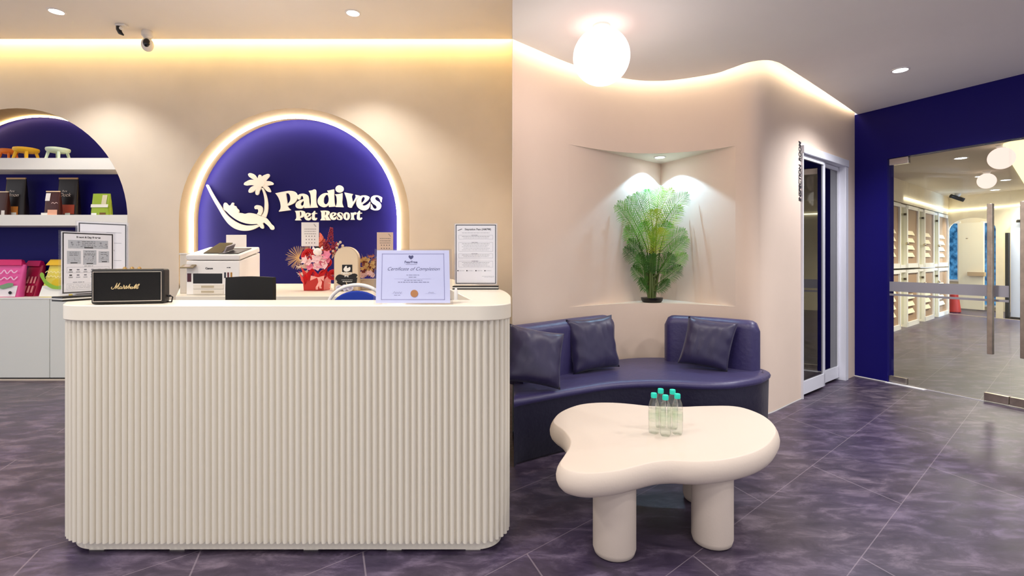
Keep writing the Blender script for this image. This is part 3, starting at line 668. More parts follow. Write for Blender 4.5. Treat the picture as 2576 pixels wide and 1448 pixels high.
for i, cc in enumerate(((20, 20, 40), (90, 16, 30), (170, 120, 40))): obj('ink_window', MB().box((.305+i*.025, -.002, .135), (.318+i*.025, .002, .18)), mat('ink_%d' % i, cc, .3), t)
m = MB().text('Canon', .022, Matrix.Translation((.185, -.0015, .205)) @ UP, bold=.0006); obj('brand_lettering', m, ink, t)
m = MB(); lines(m, Matrix.Translation((0, 0, 0)), [(.325, .338, .218, .005), (.341, .355, .218, .007)]); obj('model_print', m, ink, t)

# paper shredder bin / white box left of printer
t = thing('document_box', 'narrow white upright box between the printer and the arch edge', 'box', (px(452, 744, 4.3).x, 4.3, ZD))
obj('body', MB().box((0, 0, 0), (.055, .25, .32)), mat('off_white_box', (214, 204, 190), .6), t, bevel=.004)
obj('lid', MB().box((-.003, -.004, .321), (.058, .254, .336)), mat('box_lid', (228, 220, 210), .5), t, bevel=.003)

# wall socket
q = px(625, 660, DL+.26)
t = thing('power_socket', 'white double power socket on the blue panel behind the printer', 'socket', (q.x, DL+.259, q.z))
obj('face_plate', MB().box((-.055, -.008, -.058), (.055, .006, .058)), white_m, t, bevel=.003)
obj('plug', MB().box((-.012, -.03, -.024), (.024, -.008, -.008)), black_m, t, bevel=.002)
obj('switch', MB().box((.004, -.012, .004), (.014, -.008, .016)), mat('switch_grey', (150, 140, 140), .4), t)

# ------------------------------------------------------------------ chairs behind the counter
q0, q1 = px(555, 700, 3.15), px(677, 700, 3.15)
t = thing('office_chair', 'black high-backed chair behind the counter, in front of the printer', 'chair', ((q0.x+q1.x)/2, 3.2, 0))
hw = (q1.x-q0.x)/2; zt_ = q0.z+.004
rings = []
for k_ in range(9):
    f_ = k_/8; zz = .62+(zt_-.62)*f_
    hwz = hw*(1-.03*(1-f_))*(1 if k_ < 8 else .985)
    rings.append([(-hwz+2*hwz*i/12, -.025*math.sin(PI*i/12)+.0, zz+(.007*math.sin(PI*i/12) if k_ == 8 else 0)) for i in range(13)]+[(hwz-2*hwz*i/12, .045-.025*math.sin(PI*i/12), zz+(.007*math.sin(PI*i/12) if k_ == 8 else 0)) for i in range(13)])
obj('backrest', MB().loft(rings), mat('black_mesh_fabric', (8, 8, 10), .7), t, smooth=True, bevel=0)
obj('seat', MB().box((-.22, .05, .50), (.22, .45, .57)), MATS['black_mesh_fabric'], t, bevel=.03, seg=3)
obj('back_bar', MB().box((-.03, .045, .52), (.03, .065, .8)), black_m, t)
obj('gas_column', MB().lathe([(.03, .06), (.03, .3), (.02, .3), (.02, .5)], (0, .25, 0), 16), black_m, t, smooth=True)
for i in range(5):
    a = 2*PI*i/5+.3; obj('base_leg', MB().tube([(0, .25, .08), (.27*math.cos(a), .25+.27*math.sin(a), .06)], .018, 8), black_m, t, smooth=True)
    obj('caster', MB().sphere((.27*math.cos(a), .25+.27*math.sin(a), .027), .027, 12, 8), black_m, t, smooth=True)
t = thing('visitor_chair', 'blue padded chair with white tubular frame behind the counter', 'chair', (px(898, 715, 3.25).x, 3.25, 0))
cx_ = px(898, 0, 3.25).x
fr = []
zt_ = px(0, 716, 3.25).z
for i in range(25):
    a = PI*i/24; fr.append((-.185*math.cos(a)*1.0, 0, zt_-.15+.15*math.sin(a)))
fr = [(-.185, 0, .48)]+fr+[(.185, 0, .48)]
wt = mat('white_tube', (240, 240, 240), .3)
obj('back_frame', MB().tube(fr, .0115, 10), wt, t, smooth=True)
bb = []
for sgn in (-.012, .012):
    bb.append([(-.165, sgn, .62)]+[(-.168*math.cos(PI*i/16), sgn, zt_-.165+.128*math.sin(PI*i/16)) for i in range(17)]+[(.165, sgn, .62)])
obj('back_pad', MB().loft(bb), mat('royal_blue_fabric', (4, 50, 165), .7), t, bevel=.008)
obj('seat_pad', MB().box((-.2, .02, .45), (.2, .4, .50)), MATS['royal_blue_fabric'], t, bevel=.02)
for sx in (-.19, .19):
    for sy in (.01, .38): obj('leg', MB().tube([(sx, sy, .0), (sx, sy, .47)], .011, 8), wt, t, smooth=True)
# small white post
q = px(1147, 0, 2.78)
t = tag(obj('cable_post', MB().tube([(0, 0, 0), (0, 0, .425), (0, 0, .44)], .009, 12, rr=[.010, .010, .005]), wt, smooth=True), 'thin white post with rounded top behind the certificate', 'post'); t.location = (px(1147, 0, 2.80).x, 2.80, .75)
t = thing('work_desk', 'low inner work surface behind the tall front counter', 'desk', (-1.1, 2.75, 0))
obj('desktop', MB().box((-1.88, 2.60, .72), (-.33, 2.86, .75)), cream_m, t, world=True)
obj('support', MB().box((-1.85, 2.66, 0), (-1.82, 2.80, .72)), cream_m, t, world=True)
obj('support', MB().box((-.42, 2.66, 0), (-.39, 2.80, .72)), cream_m, t, world=True)

# ------------------------------------------------------------------ flowers
def petalflower(mb, c, r, n, tilt, cup=.35):
    rot = Matrix.Translation(c) @ Matrix.Rotation(tilt[0], 4, 'X') @ Matrix.Rotation(tilt[1], 4, 'Y')
    for k_ in range(n):
        a = 2*PI*k_/n; R_ = rot @ Matrix.Rotation(a, 4, 'Z')
        g = []
        for j in range(4):
            f_ = j/3; wd = r*.42*math.sin(PI*(.18+.75*f_)); g.append([(r*f_, -wd, cup*r*f_*f_+.0), (r*f_*1.05, 0, cup*r*f_*f_-.12*r*math.sin(PI*f_)), (r*f_, wd, cup*r*f_*f_)])
        for j in range(3):
            mb.add(g[j]+g[j+1], [(0, 1, 4, 3), (1, 2, 5, 4)], R_)
def rose(mb, c, r, tilt):
    rot = Matrix.Translation(c) @ Matrix.Rotation(tilt[0], 4, 'X') @ Matrix.Rotation(tilt[1], 4, 'Y')
    for L_ in range(4):
        rad = r*(.25+.25*L_); n = 3+L_
        for k_ in range(n):
            a = 2*PI*(k_+.37*L_)/n; V = []
            for i in range(5):
                b = a+(i/4-.5)*2*PI/n*1.35
                V += [(rad*.55*math.cos(b), rad*.55*math.sin(b), -.35*r), (rad*math.cos(b), rad*math.sin(b), r*(.35-.13*L_)), (rad*1.16*math.cos(b), rad*1.16*math.sin(b), r*(.38-.16*L_))]
            mb.add(V, [(3*i+j, 3*i+3+j, 3*i+4+j, 3*i+1+j) for i in range(4) for j in range(2)], rot)
def fx0(x, y, d): v = px(x, y, d); return v
DF = 4.75
b0 = px(798, 728, DF)
t = thing('flower_arrangement', 'tall red and pink silk flower arrangement in a red box on the back desk', 'flowers', (b0.x, DF, ZD))
O = Vector(t.location)
def L(x, y, dd=0): return px(x, y, DF+dd)-O
red = mat('red_petal', (205, 10, 24), .6); pink = mat('pink_petal', (246, 150, 178), .6); pale = mat('pale_petal', (252, 214, 214), .6); wine = mat('wine_petal', (140, 8, 50), .5)
tan = mat('dried_palm', (206, 168, 110), .7); ivory = mat('ivory_leaf', (226, 214, 190), .7); orange_m = mat('peach_petal', (235, 130, 110), .6); green_m = mat('dark_leaf', (24, 40, 30), .6)
hp = .105
box = MB(); box.loft([[(sx*w__, sy*w__, z) for sx, sy in ((-1, -1), (1, -1), (1, 1), (-1, 1))] for z, w__ in ((0, .09), (.03, .092), (.13, .098))])
obj('flower_box', box, mat('red_box', (196, 40, 34), .5), t, bevel=.006)
m = MB()
for (x0_, x1_, y_) in ((-.11, .03, .24), (.0, .14, .22), (-.13, -.02, .2)):
    m.add([(x0_, -.10, y_-.02), ((x0_+x1_)/2, -.14, y_-.08), (x1_, -.10, y_), ((x0_+x1_)/2, -.105, y_-.15), (x0_+.02, -.09, y_-.11)], [(0, 1, 4), (1, 3, 4), (1, 2, 3)])
obj('wrapping', m, red, t)
m = MB()
for (cx, cy, r_) in ((773, 640, .055), (812, 690, .045), (838, 690, .045), (782, 688, .038), (822, 660, .04)): rose(m, L(cx, cy, -.06), r_, (1.2, random.uniform(-.4, .4)))
obj('red_roses', m, red, t, smooth=True)
m = MB()
for (cx, cy, r_) in ((823, 642, .045), (826, 655, .04), (806, 664, .045), (820, 668, .035), (781, 672, .035), (777, 660, .03)): petalflower(m, L(cx, cy, -.09), r_, 6, (1.2, random.uniform(-.5, .5)), .5)
obj('pink_flowers', m, pink, t)
m = MB()
for (cx, cy, r_) in ((768, 654, .04), (777, 659, .035), (797, 671, .04), (805, 648, .04), (818, 668, .04), (796, 652, .05), (812, 652, .03)): petalflower(m, L(cx, cy, -.11), r_, 5, (1.25, random.uniform(-.6, .6)), .4)
obj('pale_flowers', m, pale, t)
m = MB()
for i in range(60):
    f_ = i/60; a = i*2.4; sp = .030*(1-f_)+.008; base_ = L(828, 628, .02).lerp(L(834, 572, .02), f_)
    m.sphere(base_+Vector((sp*math.cos(a), sp*math.sin(a), 0)), .0085, 6, 4)
obj('berry_spike', m, wine, t, smooth=True)
m = MB()
for i in range(34): m.sphere(L(random.uniform(812, 852), random.uniform(608, 640), random.uniform(-.03, .04)), .011, 6, 4)
obj('wine_berries', m, wine, t, smooth=True)
m = MB(); cpt = L(752, 648, .02)
for i in range(26):
    a = math.radians(-30+i*9.4); e_ = cpt+Vector((-math.sin(a)*.10*(.9+.1*(i % 3)), -.02, math.cos(a)*.10)); n_ = Vector((math.cos(a), 0, math.sin(a)))*.004
    m.add([cpt-n_*.4, cpt+n_*.4, e_+n_*.6, e_+(e_-cpt)*.12, e_-n_*.6], [(0, 1, 2, 3, 4)])
for i in range(10):
    a = math.radians(-60+i*12); c2 = L(772, 632, .03); e_ = c2+Vector((math.sin(a)*.07, 0, math.cos(a)*.08)); m.add([c2+Vector((-.003, 0, 0)), c2+Vector((.003, 0, 0)), e_], [(0, 1, 2)])
obj('palm_fan', m, tan, t)
m = MB()
for (a0_, y_, x_) in ((2.0, 672, 745), (2.2, 690, 748), (2.5, 700, 756), (1.7, 655, 752)):
    c2 = L(775, y_-4, 0); e_ = L(x_, y_, -.02)
    for k_ in range(6):
        s_ = c2.lerp(e_, k_/6); e2_ = s_+(e_-c2)*.25+Vector((0, -.01, .025 if k_ % 2 else -.025)); m.add([s_+Vector((0, 0, .006)), s_-Vector((0, 0, .006)), e2_], [(0, 1, 2)])
    m.add([c2+Vector((0, 0, .03)), e_, c2-Vector((0, 0, .03))], [(0, 1, 2)])
obj('ivory_leaves', m, ivory, t)
m = MB()
for (x_, y_) in ((856, 609), (850, 614), (862, 618), (847, 623), (838, 631), (853, 628)): m.sphere(L(x_, y_, .0), .013, 10, 6, (1, .6, 1)); m.tube([L(x_, y_, .01), L(835, 650, .02)], .0015, 4)
obj('cream_buttons', m, mat('cream_button', (220, 200, 170), .7), t, smooth=True)
m = MB()
for i in range(5): petalflower(m, L(808+i*3, 600+i*7, .03), .05, 4, (1.2, -.5+.2*i), .5)
obj('peach_lily', m, orange_m, t)
m = MB().sphere(L(799, 633, -.12), .040, 20, 12, (1, .7, .85))
for sx in (790, 808): m.add([L(sx-5, 627, -.12), L(sx+5, 627, -.12), L(sx+(-3 if sx < 799 else 3), 618, -.12), L(sx, 627, -.10)], [(0, 1, 2), (0, 3, 2), (1, 3, 2)])
obj('cat_ornament', m, mat('white_plush', (250, 238, 232), .8), t, smooth=True)
m = MB()
for x_, y_ in ((757, 690), (768, 700), (842, 668), (834, 640), (792, 622), (846, 650)): m.add([L(x_, y_, .03), L(x_+16, y_+8, .03), L(x_+8, y_-14, .03)], [(0, 1, 2)])
obj('foliage', m, green_m, t)
m = MB()
bow = L(800, 697, -.15)
rb = [[(0, 0, 0), (-.06, -.01, .015), (-.07, 0, -.03)], [(0, 0, 0), (.06, -.01, .015), (.05, 0, -.035)]]
for tri in rb: m.add([bow+Vector(v) for v in tri], [(0, 1, 2)])
for (ex, ez) in ((.0, -.11), (.035, -.10)):
    for k_ in range(5):
        a_ = bow+Vector((ex*k_/5+.012*math.sin(k_), -.005*math.sin(k_*2), ez*k_/5)); b_ = bow+Vector((ex*(k_+1)/5+.012*math.sin(k_+1), -.005*math.sin(k_*2+2), ez*(k_+1)/5))
        m.add([a_-Vector((.010, 0, 0)), a_+Vector((.010, 0, 0)), b_+Vector((.010, 0, 0)), b_-Vector((.010, 0, 0))], [(0, 1, 2, 3)])
obj('ribbon', m, mat('sheer_pink_ribbon', (238, 170, 160), .5), t)
def greeting_card(label, x0, y0, x1, y1, d, col, seed, zbot):
    a = px(x0, y1, d); b = px(x1, y0, d); t = thing('greeting_card', label, 'card', (a.x, d, a.z))
    w = b.x-a.x; h = b.z-a.z
    obj('card', MB().box((0, 0, 0), (w, .003, h)), mat('card_%d' % seed, col, .6), t, bevel=.001)
    m = MB(); I = Matrix.Translation((0, 0, 0))
    for r in (.72, .62, .52): words_row(m, I, w*.18, w*.85, h*r, .004, seed+int(r*100))
    for j in range(3):
        for i in range(4): lines(m, I, [(w*(.26+.16*i), w*(.26+.16*i)+.008, h*(.42-.14*j), .009)])
    for k_ in range(5): lines(m, I, [(w*.70+.004*k_, w*.76+.004*k_, h*.92-.005*k_, .003)])
    obj('printing', m, mat('brown_ink', (110, 96, 96), .6), t)
    obj('card_stick', MB().tube([(w*.5, .006, zbot-a.z), (w*.5, .006, h*.4)], .003, 6), ivory, t)
greeting_card('white message card standing out of the red flower arrangement', 758, 559, 802, 619, DF-.02, (240, 234, 230), 1, ZD+.12)
# arched clear gift dome with black label
q = px(871, 708, 4.62)
t = thing('gift_box', 'arched cream plaque with black and white label beside the red flowers', 'plaque', (q.x, 4.62, ZD))
hw = 31/F*4.62; zt_ = px(0, 620, 4.62).z-ZD
def archp(hw, z0, zt, y, n=20): 
    zc_ = zt-hw; return [(-hw, y, z0)]+[(-hw*math.cos(PI*i/n), y, zc_+hw*math.sin(PI*i/n)) for i in range(n+1)]+[(hw, y, z0)]
obj('plaque', MB().loft([archp(hw, .0, zt_, 0), archp(hw, 0, zt_, .06)]), mat('beige_card', (208, 186, 158), .5), t, bevel=.004)
obj('plaque_face', MB().loft([archp(hw*.93, .01, zt_-.008, -.003), archp(hw*.93, .01, zt_-.008, 0)]), mat('cream_card', (226, 206, 178), .5), t)
m = MB(); m.box((-.035, -.006, .17), (.055, -.003, .235)); m.curves([[(-.095, .10), (-.07, .145), (0, .135), (.095, .15), (.10, .11), (.07, .04), (-.04, .05)]], .001, Matrix.Translation((0, -.005, 0)) @ UP)
obj('label_black', m, black_m, t)
m = MB(); m.curves([[(-.02, .185), (-.01, .215), (.005, .225), (.012, .205), (.035, .215), (.04, .2), (.03, .18)]], .0005, Matrix.Translation((0, -.008, 0)) @ UP)
m.text('Paldives', .030, Matrix.Translation((.005, -.0085, .150)) @ UP, bold=.001); m.text('Pet', .026, Matrix.Translation((.005, -.0085, .125)) @ UP, bold=.001)
words_row(m, Matrix.Translation((0, -.007, 0)), -.04, .06, .10, .003, 4); words_row(m, Matrix.Translation((0, -.007, 0)), -.03, .055, .085, .006, 6)
obj('label_lettering', m, white_m, t)
m = MB()
for i in range(26):
    a = random.uniform(0, 2*PI); x = random.uniform(-.14, .14); z = random.uniform(0.01, .07 if abs(x) < .08 else .12); m.add([(x, -.03, z), (x+.02*math.cos(a), -.045, z+.03*abs(math.sin(a))), (x+.014, -.03, z+.004)], [(0, 1, 2)])
obj('dried_leaves', m, ivory, t)
m = MB()
for (x, z) in ((-.05, .03), (0, .035), (.05, .03), (.02, .015)): rose(m, Vector((x, -.05, z)), .024, (1.2, .2))
obj('fabric_roses', m, mat('lilac_white', (226, 222, 240), .6), t, smooth=True)
# second bouquet
b0 = px(925, 712, 4.8)
t = thing('flower_arrangement', 'brown and peach dried flower arrangement partly behind the certificate', 'flowers', (b0.x+.02, 4.8, ZD)); O = Vector(t.location); DF = 4.8
obj('flower_box', MB().box((-.09, -.06, 0), (.11, .08, .10)), mat('tan_box', (176, 160, 140), .6), t, bevel=.004)
m = MB()
for i in range(26): petalflower(m, L(random.uniform(910, 948), random.uniform(645, 690), random.uniform(-.05, .05)), random.uniform(.02, .032), 5, (random.uniform(.6, 1.6), random.uniform(-.7, .7)), .5)
obj('brown_blossoms', m, mat('rust_petal', (150, 84, 64), .7), t)
m = MB()
for i in range(14): petalflower(m, L(random.uniform(910, 945), random.uniform(648, 680), -.06), .022, 5, (1.2, random.uniform(-.7, .7)), .5)
obj('tan_blossoms', m, tan, t)
m = MB()
for i in range(8): petalflower(m, L(907+i*4.5, 690+4*math.sin(i), -.08), .026, 5, (1.2, random.uniform(-.5, .5)), .3)
obj('pink_blossoms', m, mat('soft_pink', (226, 190, 186), .6), t)
m = MB()
for i in range(12): m.add([L(925, 680, .04), L(930, 680, .04), L(908+i*5, 636+8*((i*7) % 3), .03)], [(0, 1, 2)])
obj('dried_leaves', m, mat('greige_leaf', (150, 138, 128), .7), t)
greeting_card('beige message card standing above the brown dried flowers', 948, 584, 989, 640, 4.78, (222, 196, 176), 2, ZD+.08)

# ------------------------------------------------------------------ goods in the left arch
def stool(label, x, y, d, col, hx=26):
    r = hx/F*d; h = 29/F*d
    c_ = mat('stool_%d_%d_%d' % col, col, .45); t = thing('small_stool', label, 'stool', (px(x, 0, d).x, d, zsh1), group='toy-size stools on the upper shelf')
    obj('seat', MB().lathe([(.001, h*.62), (r*.78, h*.62), (r*.95, h*.72), (r, h*.86), (r*.97, h*.97), (r*.85, h), (.001, h)], n=28), c_, t, smooth=True, ang=60)
    for i in range(4):
        a = PI/4+i*PI/2; obj('leg', MB().tube([(r*.92*math.cos(a), r*.92*math.sin(a), 0), (r*.70*math.cos(a), r*.70*math.sin(a), h*.7)], r*.10, 8, rr=[r*.11, r*.14]), c_, t, smooth=True)
    return t
stool('little orange stool, leftmost on the upper shelf', 22, 397, 5.90, (226, 120, 30), 19)
stool('little yellow stool with dark red shade, middle of the upper shelf', 66, 397, 5.83, (240, 190, 40), 26)
stool('little pale green stool on the right of the upper shelf', 146, 397, 5.83, (205, 222, 200), 25)
def bag(label, x0, x1, ytop, d, zb, col, parts, roll=None, th=.10, cat='pet food bag', group='pet food bags on the lower shelf', rz=0, name='pet_food_bag'):
    a = px(x0, 0, d).x; b = px(x1, 0, d).x; w = b-a; h = px(0, ytop, d).z-zb
    t = thing(name, label, cat, ((a+b)/2, d+th/2, zb), rz, group)
    rings = []
    for i in range(9):
        f_ = i/8; ww = w/2*(1-.06*f_); tt = th/2*(1-.85*f_**1.6)
        rings.append([(ww*math.copysign(abs(math.cos(2*PI*k_/20))**.35, math.cos(2*PI*k_/20)), tt*math.copysign(abs(math.sin(2*PI*k_/20))**.5, math.sin(2*PI*k_/20)), h*f_*.97) for k_ in range(20)])
    obj('pouch', MB().loft(rings), mat('bag_%d_%d_%d' % col, col, .35), t, smooth=True, ang=60)
    if roll: obj('top_fold', MB().box((-w*.46, -.012, h*.955), (w*.46, .004, h)), mat('fold_%d_%d_%d' % roll, roll, .4), t, bevel=.002)
    for nm, pc, (u0, v0, u1, v1) in parts:
        # patch lies on the sloping front
        def P(u, v): tt = th/2*(1-.85*v**1.6); return ((u-.5)*w*.94, -tt-.004, v*h*.97)
        m = MB(); n_ = 6
        for i in range(n_):
            va = v0+(v1-v0)*i/n_; vb = v0+(v1-v0)*(i+1)/n_; m.add([P(u0, va), P(u1, va), P(u1, vb), P(u0, vb)], [(0, 1, 2, 3)])
        obj(nm, m, mat('print_%d_%d_%d' % pc, pc, .5, mottle=.0), t)
    return t, w, h, th
def bag_text(t, w, h, th, s_, size, u, v, col, **k):
    tt = th/2*(1-.85*v**1.6); m = MB().text(s_, size, Matrix.Translation(((u-.5)*w, -tt-.009, v*h)) @ Matrix.Rotation(-.1, 4, 'X') @ UP, ext=0, **k)
    obj('lettering', m, mat('lett_%d_%d_%d' % col, col, .5), t)
dark = (20, 10, 10)
B = bag('tall black pet food bag labelled Salmon, left on the lower shelf', 5, 58, 445, 5.86, zsh2, dark, [('food_picture', (180, 110, 40), (.22, .02, .78, .25)), ('price_tag', (225, 225, 220), (.45, .0, .7, .09))], roll=(190, 150, 100))
bag_text(*B, 'Salmon', .055, .42, .50, (235, 220, 205), shear=.35); bag_text(*B, 'Pure', .03, .42, .62, (235, 220, 205), shear=.3)
B = bag('small dark brown pet food bag cut off at the left shelf end', -12, 14, 480, 5.76, zsh2, (60, 20, 12), [('price_tag', (230, 225, 220), (.6, .0, .95, .2))], roll=(238, 214, 180), th=.08)
B = bag('tall black pet food bag labelled Duck behind a smaller brown bag', 138, 190, 445, 5.88, zsh2, dark, [('food_picture', (150, 60, 40), (.25, .05, .97, .30)), ('price_tag', (190, 200, 190), (.5, .0, .76, .08))], roll=(190, 150, 100))
bag_text(*B, 'Duck', .06, .45, .50, (235, 215, 200), shear=.35); bag_text(*B, 'Pure', .03, .42, .62, (235, 220, 205), shear=.3)
B = bag('small brown pet food bag with white square sticker in front of the Duck bag', 108, 146, 479, 5.74, zsh2, (64, 16, 14), [('sticker', (245, 240, 235), (.05, .60, .38, .93)), ('food_picture', (240, 180, 150), (.3, .0, .98, .22)), ('price_tag', (240, 240, 235), (-.15, -.0, .3, .09))], roll=(240, 205, 165), th=.08)
m = MB(); scribble(m, Matrix.Translation((.02, -.028, 0)), -.02, .05, .12, .03, 4, .003); obj('lettering', m, mat('lett_235_200_190', (235, 200, 190), .5), B[0])
B = bag('green gift pouch with white label band on the right of the lower shelf', 225, 272, 484, 5.78, zsh2, (150, 176, 44), [('label_band', (235, 232, 220), (.02, .36, 1.0, .50)), ('beige_panel', (214, 206, 172), (.60, .50, .88, .93)), ('motif', (110, 70, 30), (.55, .03, .9, .12)), ('price_tag', (245, 245, 240), (.08, .0, .38, .10))], th=.09)
# pink and yellow bags on the cabinet
def flatbag(label, x0, x1, ytop, d, col, top, low, rz=0, gus=None):
    a = px(x0, 0, d).x; b = px(x1, 0, d).x; w = b-a; h = px(0, ytop, d).z-zc; th = .13
    t = thing('pet_food_bag', label, 'pet food bag', ((a+b)/2, d+th/2, zc), rz, 'large bags on the white cabinet')
    rings = []
    for i in range(9):
        f_ = i/8; ww = w/2*(1-.10*f_); tt = th/2*(1-.62*f_)
        rings.append([(ww*math.copysign(abs(math.cos(2*PI*k_/20))**.3, math.cos(2*PI*k_/20))+.03*f_, tt*math.copysign(abs(math.sin(2*PI*k_/20))**.5, math.sin(2*PI*k_/20))+.05*f_, h*f_*.86) for k_ in range(20)])
    obj('pouch', MB().loft(rings), mat('bag_%d_%d_%d' % col, col, .35), t, smooth=True, ang=60)
    obj('folded_top', MB().add([(-w*.42, .0, h*.84), (w*.48, .0, h*.84), (w*.48, .08, h*.84), (-w*.42, .08, h*.84), (-w*.36, .04, h), (w*.40, .04, h), (w*.42, .07, h*.98), (-w*.36, .07, h*.98)], [(0,3,2,1),(4,5,6,7),(0,1,5,4),(1,2,6,5),(2,3,7,6),(3,0,4,7)]), mat('fold_%d_%d_%d' % top, top, .4), t, bevel=.004)
    def P(u, v, e=.005): tt = th/2*(1-.62*v); return ((u-.5)*w*(.95-.10*v)+.03*v, -tt+.05*v-e, v*h*.86)
    m = MB()
    for i in range(4): va, vb = .02+.33*i/4, .02+.33*(i+1)/4; m.add([P(.02, va), P(.98, va), P(.98, vb), P(.02, vb)], [(0, 1, 2, 3)])
    obj('lower_print', m, mat('print_%d_%d_%d' % low, low, .5), t)
    return t, P, w, h
t, P, w, h = flatbag('large pink pet food bag at the left edge on the white cabinet', -40, 38, 652, 5.755, (236, 90, 165), (214, 40, 110), (240, 232, 238), .08)
m = MB()
for j in range(2): scribble(m, Matrix.Translation((.03, P(.5, .5)[1]-.010, h*(.60-.17*j))) @ Matrix.Rotation(-.18, 4, 'X'), -.12, .12, 0, .055, 5+j, .006)
obj('lettering', m, mat('pale_pink_print', (252, 205, 232), .5), t)
m = MB().curves([[(0, 0), (.05, .03), (.12, .045), (.15, .03), (.08, -.01), (.02, -.02)]], 0, Matrix.Translation((-.02, P(.5, .3)[1]-.012, h*.27)) @ UP); obj('leaf_print', m, mat('mint_print', (130, 170, 130), .5), t)
m = MB().lathe([(.001, 0), (.018, 0), (.018, .001), (.001, .001)], n=16, M=Matrix.Translation((.11, P(.5, .1)[1]-.012, h*.12)) @ Matrix.Rotation(PI/2, 4, 'X')); obj('round_mark', m, ink, t)
t, P, w, h = flatbag('crimson tote style bag with pale side tabs behind the pink bag', 40, 88, 655, 5.90, (176, 22, 70), (205, 20, 100), (150, 10, 50), -.1)
for j in range(2):
    for i in range(4):
        m = MB(); u = .12+.22*i; v = .12+.30*j; m.add([P(u, v, .009), P(u+.12, v, .009), P(u+.12, v+.22, .009), P(u, v+.22, .009)], [(0, 1, 2, 3)]); obj('bone_tab', m, mat('tab_pink', (226, 150, 150), .5), t)
t, P, w, h = flatbag('yellow and white pet food bag on the cabinet beside the menu stands', 94, 176, 652, 5.765, (240, 222, 90), (238, 190, 40), (246, 246, 240), 0)
m = MB()
for j in range(2): scribble(m, Matrix.Translation((-.02, P(.5, .5)[1]-.010, h*(.62-.12*j))) @ Matrix.Rotation(-.2, 4, 'X'), -.10, .14, 0, .035, 8+j, .004)
obj('lettering', m, mat('cream_print', (252, 240, 170), .5), t)
m = MB().curves([[(-.15, .20), (-.13, .12), (-.07, .05), (.02, .02), (.12, .05), (.03, .055), (-.05, .09), (-.10, .14), (-.12, .20)]], 0, Matrix.Translation((0, P(.5, .25)[1]-.014, .07)) @ UP); obj('splash_print', m, mat('lime_print', (150, 200, 60), .5), t)
m = MB().curves([[(-.03, .0), (-.01, .05), (.04, .06), (.09, .04), (.07, .0), (.02, -.02)]], 0, Matrix.Translation((0, P(.5, .35)[1]-.016, .14)) @ UP); obj('banana_print', m, mat('yellow_print', (238, 206, 20), .5), t)

# ------------------------------------------------------------------ lights and cameras on the ceilings
def downlight(label, x, y, z, r, mz=led_c, rim=(235, 230, 228)):
    t = thing('downlight', label, 'ceiling light', (x, y, z), group='recessed ceiling downlights')
    obj('trim_ring', MB().loft([[(q_*math.cos(2*PI*i/28), q_*math.sin(2*PI*i/28), zz) for i in range(28)] for q_, zz in ((r*1.3, 0), (r*1.28, -.006), (r*1.02, -.008), (r, .012))], caps=False), mat('downlight_rim', rim, .35), t, smooth=True)
    obj('lens', MB().lathe([(.001, -.002), (r, -.002), (r, .004), (.001, .004)], n=28), mz, t)
    return t
for (x, y, s_) in ((142, 28, 'round downlight at the left of the reception ceiling'), (888, 32, 'round downlight in the reception ceiling right of the cameras')):
    d = F*(ZL-EH)/(HY-y); downlight(s_, px(x, 0, d).x, d, ZL, .058)
d = F*(ZR-EH)/(HY-175); downlight('round downlight in the grey lounge ceiling near the blue wall', px(2265, 0, d).x, d, ZR, .055)
q = px(1660, 397, 5.08); downlight('small downlight in the soffit of the plant niche', q.x, 5.08, zs, .045)
lamp('SPOT', 'niche_spot_light', (q.x+.01, 5.12, zs-.02), 32, (.40, .72, 1.0), .008, spot=120, blend=.18)
# security cameras
q = px(371, 96, 5.40)
t = thing('security_camera', 'white pan-tilt camera with black oval face on the ceiling', 'camera', (q.x, 5.40, ZL), group='ceiling security cameras')
cw = mat('camera_white', (232, 226, 218), .4)
obj('mount', MB().lathe([(.045, 0), (.055, -.02), (.055, -.055), (.035, -.08), (.001, -.085)], n=24), cw, t, smooth=True)
hd = obj('head', MB().sphere((0, 0, -.145), .057, 24, 14, (1, 1, 1.25)), cw, t, smooth=True)
obj('lens_window', MB().sphere((.014, -.030, -.140), .036, 20, 12, (.95, 1, 1.35)), mat('black_gloss', (6, 5, 8), .12), hd, smooth=True)
q = px(305, 88, 5.25)
t = thing('security_camera', 'small black hooked camera on a white ceiling plate', 'camera', (q.x, 5.25, ZL), group='ceiling security cameras')
obj('mount', MB().box((-.045, -.03, -.022), (.055, .03, 0)), cw, t, bevel=.006)
obj('head', MB().tube([(-.028, 0, -.02), (-.026, 0, -.05), (-.010, 0, -.085), (.022, 0, -.108)], .02, 12, rr=[.022, .024, .02, .008]), black_m, t, smooth=True)
obj('lens', MB().sphere((.01, -.015, -.045), .018, 14, 8), cw, t, smooth=True)
# globe lamp
def globe(label, x, y, z, r, strength, zc_):
    t = thing('globe_lamp', label, 'globe lamp', (x, y, zc_), group=None)
    obj('glass_globe', MB().sphere((0, 0, z-zc_), r, 40, 24), glow('opal_glow_%d' % strength, (255, 224, 214), strength/10), t, smooth=True, ang=180)
    obj('ceiling_cap', MB().lathe([(.06, 0), (.06, -.012), (.04, min(-.014, (z+r-zc_)-.006)), (.001, min(-.015, (z+r-zc_)-.008))], n=24), white_m, t, smooth=True)
    return t
dg = 3.66; q = px(1513, 143, dg); globe('large glowing opal ball lamp under the lounge ceiling above the plant niche', q.x, dg, q.z, 71/F*dg, 28, ZR)
lamp('POINT', 'globe_light', (q.x, dg-.02, q.z-.30), 9, (1, .92, .88), .15)

